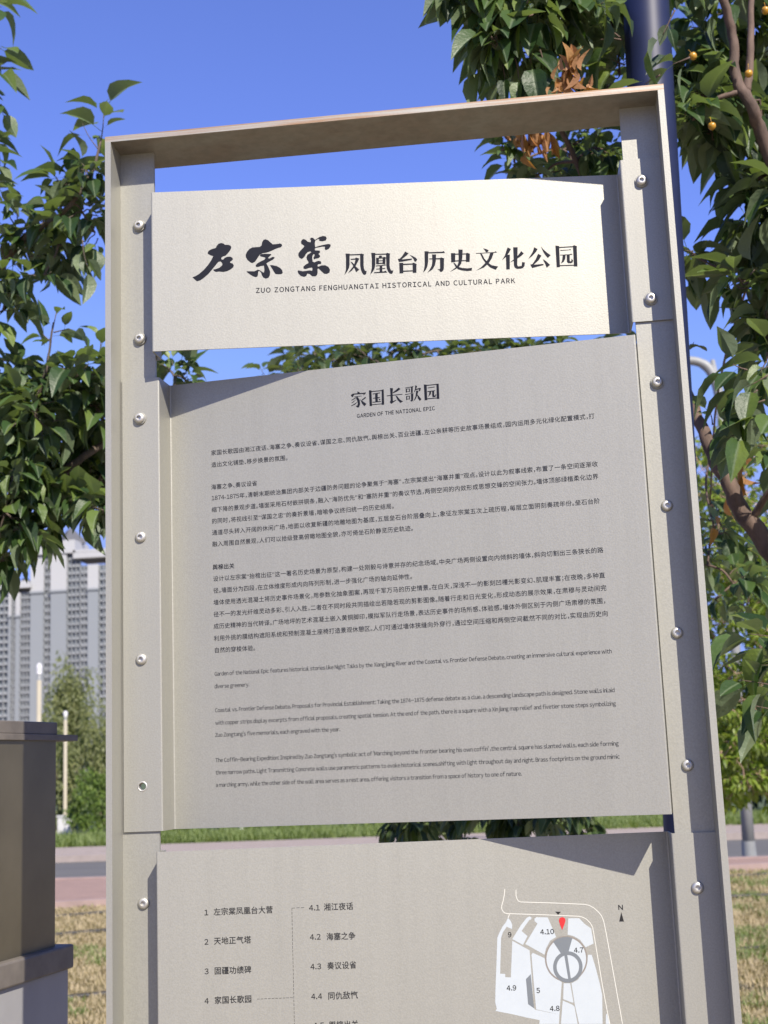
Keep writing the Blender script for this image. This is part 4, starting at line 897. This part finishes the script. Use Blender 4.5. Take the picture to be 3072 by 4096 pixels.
sp(RT3, 2850, 1700, 2840, 1640, 1.1, 3, droop=.1); sp(RT3, 2850, 1750, 2900, 1720, 1.1, 3, droop=.3); sp(RT3, 2700, 1470, 2775, 1355, 1.2, 3, droop=.2, size=.07)
sp(RT3, 3140, 2560, 2990, 2520, .8, 5, droop=.3); sp(RT3, 3160, 2760, 2960, 2700, .8, 5, droop=.6); sp(RT3, 3160, 2840, 2990, 2800, .85, 4, droop=.8)
cl(RT3, 3180, 2650, .9, 90, 6, 6); cl(RT3, 3190, 1900, 1.1, 140, 8, 6)
# shaded inner leaves under the limb
for px, py, R, ns in ((2840, 2010, 60, 3), (2860, 2130, 70, 5), (2950, 2200, 80, 5), (2830, 2260, 70, 5), (2930, 2330, 80, 5), (3050, 2330, 80, 5), (2860, 2400, 60, 4), (2990, 2420, 70, 4), (3060, 2200, 60, 3)):
    cl(RT3, px, py, RNG.uniform(1.7, 2.4), R, ns, 6, size=.075, droop=.6)
for px, py, Y in ((2772, 225, .88), (2995, 295, .88), (2848, 505, .88), (3062, 42, .88)): hang_fruit(RT3, at(px, py, Y), .86)
RT3.dry(at(2930, 1830, 1.3), 5, .06, .05); RT3.dry(at(2960, 1920, 1.3), 4, .05, .04); RT3.dry(at(2900, 2080, 1.6), 3, .05, .05)
for k in range(12): cl(RT3, RNG.uniform(3250, 3650), RNG.uniform(-500, 1500), RNG.uniform(1.2, 2.0), 170, 9, 6)
RT3.done(MAT['dry'])

# ------------------------------------------------------------------ third crabapple tree behind the middle of the sign
tp = at(2010, 3300, 3.3)
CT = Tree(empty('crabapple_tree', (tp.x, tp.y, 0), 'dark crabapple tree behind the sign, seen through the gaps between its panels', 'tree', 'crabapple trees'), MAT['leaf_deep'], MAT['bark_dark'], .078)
CT.limb([(tp.x, tp.y, -.05), at(2010, 3500, 3.3), at(1990, 3000, 3.3), at(1960, 2300, 3.3), at(1900, 1700, 3.3)], .055, .02, 'trunk')
for e_ in ((1250, 1560), (1600, 1500), (2200, 1480), (2480, 1550), (1650, 3000), (2300, 3050)):
    CT.limb([at(1965, 2500 if e_[1] < 2000 else 2850, 3.3), at((1965+e_[0])/2, (2350+e_[1])/2 if e_[1] < 2000 else e_[1]-60, 3.25), at(e_[0], e_[1], 3.2)], .018, .005)
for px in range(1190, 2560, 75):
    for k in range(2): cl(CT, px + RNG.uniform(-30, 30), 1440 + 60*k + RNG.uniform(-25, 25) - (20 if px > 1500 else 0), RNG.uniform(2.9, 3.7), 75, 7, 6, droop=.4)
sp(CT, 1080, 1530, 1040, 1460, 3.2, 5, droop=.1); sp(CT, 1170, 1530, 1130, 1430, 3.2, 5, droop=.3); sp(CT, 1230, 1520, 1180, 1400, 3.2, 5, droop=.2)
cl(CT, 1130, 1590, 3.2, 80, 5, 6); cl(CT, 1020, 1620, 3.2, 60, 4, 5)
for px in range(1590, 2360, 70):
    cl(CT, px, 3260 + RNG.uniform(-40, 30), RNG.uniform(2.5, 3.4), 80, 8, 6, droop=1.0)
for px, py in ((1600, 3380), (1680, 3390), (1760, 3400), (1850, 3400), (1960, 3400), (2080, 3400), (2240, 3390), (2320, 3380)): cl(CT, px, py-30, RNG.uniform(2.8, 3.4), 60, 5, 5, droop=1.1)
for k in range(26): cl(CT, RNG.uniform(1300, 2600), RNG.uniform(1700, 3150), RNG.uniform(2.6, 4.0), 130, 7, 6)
CT.done()

# ------------------------------------------------------------------ young light green tree further back
tp = at(3300, 3500, 7.2)
YT = Tree(empty('young_tree', (tp.x, tp.y, 0), 'thin young tree with small light green leaves and pinkish branches, beyond the crabapple', 'tree'), MAT['leaf_light'], MAT['bark_pink'], .062)
YT.limb([(tp.x, tp.y, -.05), at(3290, 3450, 7.2), at(3260, 3050, 7.2), at(3230, 2600, 7.2), at(3150, 1900, 7.2)], .045, .012, 'trunk')
YT.limb([at(3260, 3100, 7.2), at(3140, 3010, 7.1), at(3030, 2920, 7.1), at(2950, 2800, 7.1), at(2900, 2660, 7.1), at(2850, 2540, 7.1), at(2790, 2440, 7.1)], .020, .007)
YT.limb([at(3270, 3220, 7.2), at(3120, 3140, 7.0), at(2960, 3040, 7.0), at(2870, 3000, 7.0), at(2780, 2950, 7.0)], .017, .006)
YT.limb([at(3240, 2700, 7.2), at(3120, 2400, 7.1), at(3040, 2150, 7.1), at(2960, 1900, 7.1), at(2920, 1760, 7.1)], .014, .005)
YT.limb([at(2900, 2660, 7.1), at(2890, 2520, 7.1), at(2880, 2400, 7.1), at(2890, 2300, 7.1)], .010, .004)
for k in range(640):
    px, py = RNG.uniform(2770, 3200), RNG.uniform(1720, 3230)
    if 2840 < px < 2990 and 2560 < py < 2640: continue
    if RNG.random() < .25 and py < 2200: continue
    cl(YT, px, py, RNG.uniform(6.7, 7.6), 42, 4, 6, droop=.6)
YT.done()

# ------------------------------------------------------------------ street lamps
MAT['galv'] = simple('galvanised_grey_steel', (.32, .335, .335), .55, .1, .12, 3)
MAT['cream'] = simple('cream_painted_post', (.52, .475, .36), .5, 0, .08, 3)
MAT['lamp_white'] = simple('white_lamp_glass', (.78, .78, .78), .3, 0, .03, 3)
lb = ground_at(3000, 3447); LY = lb.y
LAMP = empty('street_lamp', (lb.x, lb.y, 0), 'galvanised grey street lamp with a hooked top, behind the right crabapple tree', 'street lamp')
dm = (lb - CAM).length/FPX
top = at(2880, 1600, LY); wl = 33*dm
bm = bmesh.new()
bm_tube(bm, [(lb.x, lb.y, 0), at(2970, 3050, LY), at(2905, 2000, LY), top], [24*dm, 21*dm, 17*dm, 16*dm], 20)
link('post', bm_mesh('post', bm), MAT['galv'], LAMP, True)
bm = bmesh.new()
bm_tube(bm, smooth_line([top - Vector((0, 0, .1)), at(2868, 1545, LY), at(2835, 1475, LY), at(2780, 1445, LY), at(2700, 1450, LY), at(2600, 1490, LY)], 5), [20*dm]*13 + [18*dm]*13, 16)
link('arm', bm_mesh('arm', bm), MAT['galv'], LAMP, True)
bm = bmesh.new(); bm_tube(bm, [at(2882, 1600, LY), at(2850, 1440, LY)], [15*dm, 9*dm], 14)
link('brace', bm_mesh('brace', bm), MAT['galv'], LAMP, True)
bm = bmesh.new(); q = at(2560, 1500, LY); bm_box(bm, (q.x-.35, q.y-.12, q.z-.06), (q.x+.2, q.y+.12, q.z+.06)); bevel(bm, .03)
link('lamp_head', bm_mesh('lamp_head', bm), MAT['lamp_white'], LAMP)
bm = bmesh.new(); bm_lathe(bm, [(0, 0), (.2, 0), (.2, .03), (.11, .05), (.10, .3), (0, .3)], 20, (lb.x, lb.y, 0))
link('base_flange', bm_mesh('base_flange', bm), MAT['galv'], LAMP)

def globe_post(px, ptop, pcol, Y, label, wpx):
    a = at(px, ptop, Y); d_ = (a - CAM).length/FPX
    r = empty('lamp_post', (a.x, a.y, 0), label, 'lamp post', 'cream lamp posts across the road')
    zc_ = at(px, pcol, Y).z; R = wpx*d_
    bm = bmesh.new(); bm_lathe(bm, [(0, 0), (R*.55, 0), (R*.5, zc_), (0, zc_)], 16, (a.x, a.y, 0))
    link('post', bm_mesh('post', bm), MAT['cream'], r, True)
    bm = bmesh.new(); h = a.z - zc_
    bm_lathe(bm, [(0, 0), (R*.42, 0), (R*.40, h*.32), (R*.3, h*.38), (0, h*.38)], 16, (a.x, a.y, zc_ - .01))
    link('neck', bm_mesh('neck', bm), MAT['galv'], r, True)
    bm = bmesh.new(); bm_lathe(bm, [(0, 0), (R*.45, 0), (R*.72, h*.22), (R*.66, h*.42), (R*.35, h*.58), (0, h*.62)], 18, (a.x, a.y, zc_ + h*.36))
    link('lamp_globe', bm_mesh('lamp_globe', bm), MAT['lamp_white'], r, True)
globe_post(157, 2650, 2722, 34, 'taller cream lamp post with a white globe, directly above the pillar cap', 18)
globe_post(262, 2842, 2880, 36.4, 'shorter cream lamp post with a white globe, just right of the pillar cap', 13)

# ------------------------------------------------------------------ apartment towers
BY = 540.0
MAT['tower_grey'] = simple('grey_tower_render', (.30, .33, .36), .9, 0, .04, .02)
MAT['tower_white'] = simple('off_white_tower_render', (.53, .545, .56), .9, 0, .04, .02)
MAT['tower_slab'] = simple('white_balcony_concrete', (.36, .385, .41), .85, 0, .05, .05)
MAT['tower_glass'] = simple('haze_lightened_glass', (.15, .175, .20), .3, 0, .5, .25)  # glass colour lightened to stand in for distance haze and reflected sky
MAT['tower_roof'] = simple('dark_grey_roof', (.12, .125, .14), .7, 0, .1, .1)
def bx(px, z): return at(px, 3000, BY).x
def bz(px, py): return at(px, py, BY).z
FLOOR = 3.05
def tower(label, wall_cols, win_cols, py_top, py_band, px_mid, roofs, cornice, depth=16, step=None):
    """wall_cols: (px0, px1, forward m); win_cols: (px0, px1, slabs, mullions)"""
    xs = [c[0] for c in wall_cols] + [c[0] for c in win_cols]; xe = [c[1] for c in wall_cols] + [c[1] for c in win_cols]
    x0, x1 = bx(min(xs), 0), bx(max(xe), 0)
    r = empty('apartment_tower', ((x0+x1)/2, BY+depth/2, 0), label, 'apartment tower', 'high apartment towers far behind the road')
    zb, ztop = bz(px_mid, py_band), bz(px_mid, py_top)
    def zt(px): return ztop + (step(px) if step else 0)
    bm = bmesh.new(); bm_box(bm, (x0+.2, BY+1.5, 0), (x1-.2, BY+depth, min(zt(min(xs)), zt(max(xe)))-.5))
    link('core', bm_mesh('core', bm), MAT['tower_grey'], r)
    for a, b, fwd in wall_cols:
        bg, bw = bmesh.new(), bmesh.new()
        bm_box(bg, (bx(a, 0), BY-fwd, 0), (bx(b, 0), BY+2, zb))
        bm_box(bw, (bx(a, 0)-.02, BY-fwd-.03, zb+.9), (bx(b, 0)+.02, BY+2, zt((a+b)/2)))
        bm_box(bg, (bx(a, 0)-.3, BY-fwd-.5, zb), (bx(b, 0)+.3, BY+2, zb+.88))
        link('lower_wall', bm_mesh('lower_wall', bg), MAT['tower_grey'], r); link('upper_wall', bm_mesh('upper_wall', bw), MAT['tower_white'], r)
    for a, b, slab, mull in win_cols:
        A, B = bx(a, 0), bx(b, 0); top_ = zt((a+b)/2)
        bm = bmesh.new(); bm_box(bm, (A, BY+.9, 0), (B, BY+1.4, top_))
        col = link('window_column', bm_mesh('window_column', bm), MAT['tower_glass'], r)
        z = 0; n = 0; prof = [(BY+1.3, 0)]                  # a comb of slabs on one spine behind the glass
        while z < top_-1:
            h = slab * (1.0 if (n*7+int(a)) % 5 else .75)
            prof += [(BY+.95, z), (BY-.1, z), (BY-.1, z+h*.8), (BY+.95, z+h*.8)]; z += FLOOR; n += 1
        prof += [(BY+.95, z), (BY+1.3, z)]
        V = [(x, y, zz) for x in (A+.02, B-.02) for y, zz in prof]; k = len(prof)
        Fs = [tuple(range(k)), tuple(range(2*k-1, k-1, -1))] + [(i, k+i, k+(i+1) % k, (i+1) % k) for i in range(k)]
        bm = bmesh.new(); bm.from_mesh(mesh_of('tmp', V, Fs)); bmesh.ops.triangulate(bm, faces=[f for f in bm.faces if len(f.verts) > 4]); bmesh.ops.recalc_face_normals(bm, faces=bm.faces)
        link('balcony_slabs', bm_mesh('balcony_slabs', bm), MAT['tower_slab'], col)
        bm = bmesh.new()
        for k in range(mull+2):
            xm = A + (B-A)*k/(mull+1)
            wv = .55 if k in (0, mull+1) else .35
            bm_box(bm, (max(A, xm-wv/2)+.03, BY-.1, 0), (min(B, xm+wv/2)-.03, BY+.86, top_-.1))
        link('window_frames', bm_mesh('window_frames', bm), MAT['tower_slab'], col)
    bm = bmesh.new()
    for a, b, py0, py1, out in cornice:
        bm_box(bm, (bx(a, 0)-out, BY-out-1.3, bz(a, py1)), (bx(b, 0)+out, BY+depth, bz(a, py0)))
    link('cornice', bm_mesh('cornice', bm), MAT['tower_white'], r)
    for a, b, py0, py1, k in roofs:
        A, B = bx(a, 0), bx(b, 0); z0, z1 = bz(a, py1), bz(a, py0); m = (A+B)/2
        bm = bmesh.new()
        h = (B-A)/2
        if k == 'pyramid': bm_lathe(bm, [(0, z0), (h*1.41, z0), (h*1.2, z0+(z1-z0)*.25), (h*.35, z0+(z1-z0)*.8), (0, z1)], 4, (m, BY+8, 0))
        else: bm_lathe(bm, [(0, z0), (h, z0), (h, z0+(z1-z0)*.35), (h*.75, z0+(z1-z0)*.75), (h*.3, z1), (0, z1)], 16, (m, BY+8, 0))
        bmesh.ops.recalc_face_normals(bm, faces=bm.faces)
        link('roof', bm_mesh('roof', bm), MAT['tower_roof'], r)
def stepA(px): return 0 if px < 300 else -(2195-2155)*BY/FPX - 1.0
tower('taller grey and white apartment tower with a pyramid roof, beside the sign frame',
      [(118, 172, .6), (202, 267, 1.2), (352, 396, .9), (452, 500, .9)], [(173, 201, 1.5, 1), (268, 319, 1.2, 2), (320, 351, 1.7, 1), (397, 451, 1.2, 2)], 2222, 2372, 200,
      [(205, 300, 2100, 2168, 'pyramid')],
      [(118, 300, 2205, 2224, .5), (150, 300, 2186, 2203, .3), (180, 300, 2168, 2184, .2), (300, 500, 2214, 2236, .5), (300, 500, 2203, 2213, .5)], 16, stepA)
tower('lower grey apartment tower with a rounded roof, at the left edge',
      [(-160, -100, .8), (30, 40, .8), (58, 76, .5), (-60, -30, .5)], [(-100, -61, 1.2, 2), (-30, 29, 1.25, 2), (41, 57, 1.2, 1), (77, 117, 1.2, 2)], 2372, 2470, 60,
      [(38, 92, 2305, 2352, 'dome'), (-140, -80, 2305, 2352, 'dome')], [(-160, 117, 2350, 2368, .8), (-120, 110, 2338, 2349, .2)], 16)

# ------------------------------------------------------------------ trees and shrubs beyond the road
def card(rng): return SHAPES[int(rng.integers(len(SHAPES)))]
def bush(name, label, cat, c, R, n, size, mat, group, clumps=14, trunk=None, hang=0.0):
    """crown of leaf clumps scattered through an uneven volume"""
    r = empty(name, (c[0], c[1], 0), label, cat, group)
    L = Leaves()
    if trunk:
        tw = bmesh.new()
        bm_tube(tw, smooth_line([(c[0], c[1], -.05), (c[0]+.08, c[1], c[2]*.45), (c[0]-.05, c[1], c[2])], 4), [trunk*(1-.07*i) for i in range(9)], 9, True, .08)
        for k in range(7):
            a = RNG.uniform(0, 6.28); z0 = c[2]*RNG.uniform(.4, .9)
            bm_tube(tw, [(c[0], c[1], z0), (c[0]+math.cos(a)*R[0]*.4, c[1]+math.sin(a)*R[1]*.4, z0+R[2]*.3), (c[0]+math.cos(a)*R[0]*.75, c[1]+math.sin(a)*R[1]*.75, z0+R[2]*.55)], [trunk*.4, trunk*.25, trunk*.1], 6)
        link('trunk', bm_mesh('trunk', tw), MAT['bark_dark'], r, True)
    for k in range(clumps):
        o = rnd(); o *= RNG.uniform(.25, .95)
        cc = Vector((c[0]+o.x*R[0], c[1]+o.y*R[1], c[2]+o.z*R[2]))
        rr = RNG.uniform(.22, .42)
        for j in range(n//clumps):
            q = rnd()*RNG.uniform(.3, 1)**.5
            p = cc + Vector((q.x*R[0]*rr, q.y*R[1]*rr, q.z*R[2]*rr*(1+hang)))
            if p.z < .05: p.z = RNG.uniform(.05, .5)
            d_ = q*.7 + rnd()*.6 + Vector((0, 0, -.3-hang))
            L.add(p, d_, Vector((0, 0, 1)) + rnd()*.7, size*RNG.uniform(.6, 1.2), card(RNG))
    L.build('foliage', mat, r)
MAT['leaf_olive'] = leaf_mat('olive_willow_leaf', [(0.0, (.15, .17, .07)), (0.5, (.21, .225, .095)), (1.0, (.30, .30, .14))], (.22, .24, .14), .4, .7)
MAT['leaf_fresh'] = leaf_mat('fresh_green_leaf', [(0.0, (.07, .125, .02)), (0.5, (.12, .19, .03)), (1.0, (.19, .25, .05))], (.17, .22, .09), .35, .6)
MAT['leaf_dark'] = leaf_mat('dark_hedge_leaf', [(0.0, (.012, .03, .010)), (0.6, (.022, .048, .014)), (1.0, (.045, .075, .022))], (.06, .09, .04), .2, .6)
def wpos(px, Y): p = at(px, 3100, Y); return p.x
bush('willow_tree', 'tall olive green willow in front of the towers, left of the sign', 'tree', (wpos(285, 40), 40, 3.15), (.98, 1.1, 2.05), 5800, .13, MAT['leaf_olive'], None, 34, .11, .7)
bush('willow_tree', 'short broad olive willow with low branches, right of the pillar', 'tree', (wpos(230, 37), 37, 1.7), (1.0, .9, 1.6), 3000, .12, MAT['leaf_olive'], None, 18, .09, .5)
bush('willow_tree', 'olive willow between the tall willow and the left post of the sign', 'tree', (wpos(395, 39), 39, 2.1), (.85, .9, 2.0), 3600, .13, MAT['leaf_olive'], None, 26, .09, .6)
bush('shrub', 'bright green shrub tight against the left post of the sign, across the road', 'shrub', (wpos(405, 36), 36, 1.1), (.75, .8, 1.15), 1700, .12, MAT['leaf_fresh'], 'shrubs along the far verge', 15)
bush('shrub', 'yellow green bush at the foot of the willow, across the road', 'shrub', (wpos(330, 34.5), 34.5, .75), (.65, .6, .85), 1100, .11, MAT['leaf_fresh'], 'shrubs along the far verge', 10)
labs = ['green bush in the gap under the text panel, nearest the left post', 'second green bush from the left post in the gap under the text panel', 'third green bush from the left post in the gap under the text panel',
        'fourth green bush in the gap under the text panel, left of the dark leaves']
for k, px in enumerate((700, 960, 1220, 1480)):
    bush('shrub', labs[k], 'shrub', (wpos(px, 34), 34 + (k % 2)*.8, 1.0), (.95, .8, 1.25), 1500, .13, MAT['leaf_fresh'] if k % 2 == 0 else MAT['leaf_light'], 'shrubs along the far verge', 12)
labs = ['dark green tree crown across the road, behind the third crabapple tree', 'dark green tree across the road, behind the right post of the sign', 'dark green tree across the road, just right of the sign', 'dark green tree across the road, behind the hooked street lamp', 'dark green tree across the road, beyond the right edge of the sign and lamp']
for k, px in enumerate((2100, 2560, 2830, 2990, 3180)):
    bush('hedge_tree', labs[k], 'tree', (wpos(px, 35), 35 + (k % 2)*1.2, 1.95), (1.5, 1.2, 1.95), 2400, .17, MAT['leaf_dark'], 'dark trees along the far verge', 16, .1)

# pale things half hidden among the far shrubs
bm = bmesh.new(); q = at(258, 3360, 35.5); bm_box(bm, (q.x-.17, q.y-.1, .05), (q.x+.17, q.y+.1, .55)); bevel(bm, .05, 3)
bm_box(bm, (q.x-.19, q.y-.12, .552), (q.x+.19, q.y+.12, .60))
tag(link('litter_bin', bm_mesh('litter_bin', bm), MAT['lamp_white']), 'small pale bin at the foot of the short willow, beside the pillar', 'bin')
bm = bmesh.new(); q = at(968, 3360, 32.6); bm_lathe(bm, [(0, 0), (.055, 0), (.055, .62), (.04, .68), (0, .69)], 14, (q.x, q.y, .05))
tag(link('marker_post', bm_mesh('marker_post', bm), MAT['lamp_white']), 'short white marker post on the verge, seen under the text panel', 'post')

# ------------------------------------------------------------------ irrigation hoses on the dry ground
MAT['hose'] = simple('black_irrigation_hose', (.02, .02, .02), .5, 0, .1, 3)
hoses = [((300, 4008), (2985, 3812), 'black hose across the dry ground, nearest the sign'), ((300, 3746), (2985, 3601), 'black hose across the dry ground, between the two others'),
         ((300, 3672), (2985, 3508), 'black hose across the dry ground, nearest the pavement')]
for a, b, lab in hoses:
    A, B = ground_at(*a), ground_at(*b); D_ = (B-A).normalized(); pts = []
    n = 40
    for k in range(n+1):
        t = -6 + ((B-A).length + 12)*k/n
        p = A + D_*t; pts.append((p.x, p.y + .05*math.sin(t*1.3) + RNG.uniform(-.02, .02), .035 + .012*math.sin(t*2)))
    bm = bmesh.new(); bm_tube(bm, smooth_line(pts, 2), .020, 8)
    tag(link('irrigation_hose', bm_mesh('irrigation_hose', bm), MAT['hose'], None, True), lab, 'hose', 'irrigation hoses on the dry ground')

# ------------------------------------------------------------------ grass
def grass(name, pts, h, w, mat):
    """tufts: a handful of bent blades at each point"""
    v, f = [], []
    for (x, y, z, s) in pts:
        for k in range(5):
            a = RNG.uniform(0, 6.28); lean = RNG.uniform(.15, 1.1)
            hh = h*s*RNG.uniform(.5, 1.2); ww = w*RNG.uniform(.7, 1.3)
            dx, dy = math.cos(a), math.sin(a); ox, oy = RNG.normal(0, .022, 2)
            b = len(v)
            px_, py_ = -dy*ww, dx*ww
            v += [(x+ox-px_, y+oy-py_, z), (x+ox+px_, y+oy+py_, z), (x+ox+dx*hh*lean*.45+px_*.8, y+oy+dy*hh*lean*.45+py_*.8, z+hh*.6), (x+ox+dx*hh*lean*.45-px_*.8, y+oy+dy*hh*lean*.45-py_*.8, z+hh*.6),
                  (x+ox+dx*hh*lean, y+oy+dy*hh*lean, z+hh*(1-.35*lean*.6))]
            f += [(b, b+1, b+2, b+3), (b+3, b+2, b+4)]
    return tag(link(name, mesh_of(name, v, f), mat), kind='stuff')
MAT['straw'] = leaf_mat('dry_straw', [(0.0, (.25, .19, .10)), (0.5, (.38, .30, .18)), (1.0, (.48, .40, .27))], (.40, .33, .22), .25, .8)
MAT['green_blade'] = leaf_mat('green_grass_blade', [(0.0, (.10, .16, .03)), (0.6, (.17, .23, .05)), (1.0, (.28, .30, .10))], (.2, .25, .1), .35, .6)
def wedge(n, pxa, pxb, ya, yb, patch, want):
    out = []
    while len(out) < n:
        Y = ya + (yb-ya)*RNG.random()**1.2
        px = RNG.uniform(pxa, pxb); p = at(px, 3000, Y)
        if p.y > pave_near(p.x): continue
        u = math.sin(p.x*2.1+1.3)*math.sin(p.y*1.7) + .6*math.sin(p.x*5.1+p.y*3.3) + .35*math.sin(p.x*11-p.y*7)
        if (u > patch) == want: out.append((p.x, p.y, 0, .6+.5*RNG.random()))
    return out
grass('dry_grass', wedge(5200, 180, 520, 4.5, 17.5, 9, False) + wedge(5200, 2850, 3220, 4.5, 18.5, 9, False) + wedge(3500, 520, 2850, 4, 17, 9, False), .075, .0045, MAT['straw'])
grass('green_grass', wedge(420, 180, 520, 5, 17, .75, True) + wedge(2300, 2850, 3220, 5, 17.5, .1, True) + wedge(700, 520, 2850, 4, 17, .5, True), .085, .0045, MAT['green_blade'])
vp = []
for k in range(9000):
    px = RNG.uniform(150, 3250); f0 = RNG.random()
    x = at(px, 3200, 31).x
    vp.append((x, walk_far(x) + .15 + f0*4.0, .06, RNG.uniform(.6, 1.6)))
grass('verge_grass', vp, .20, .009, MAT['green_blade'])
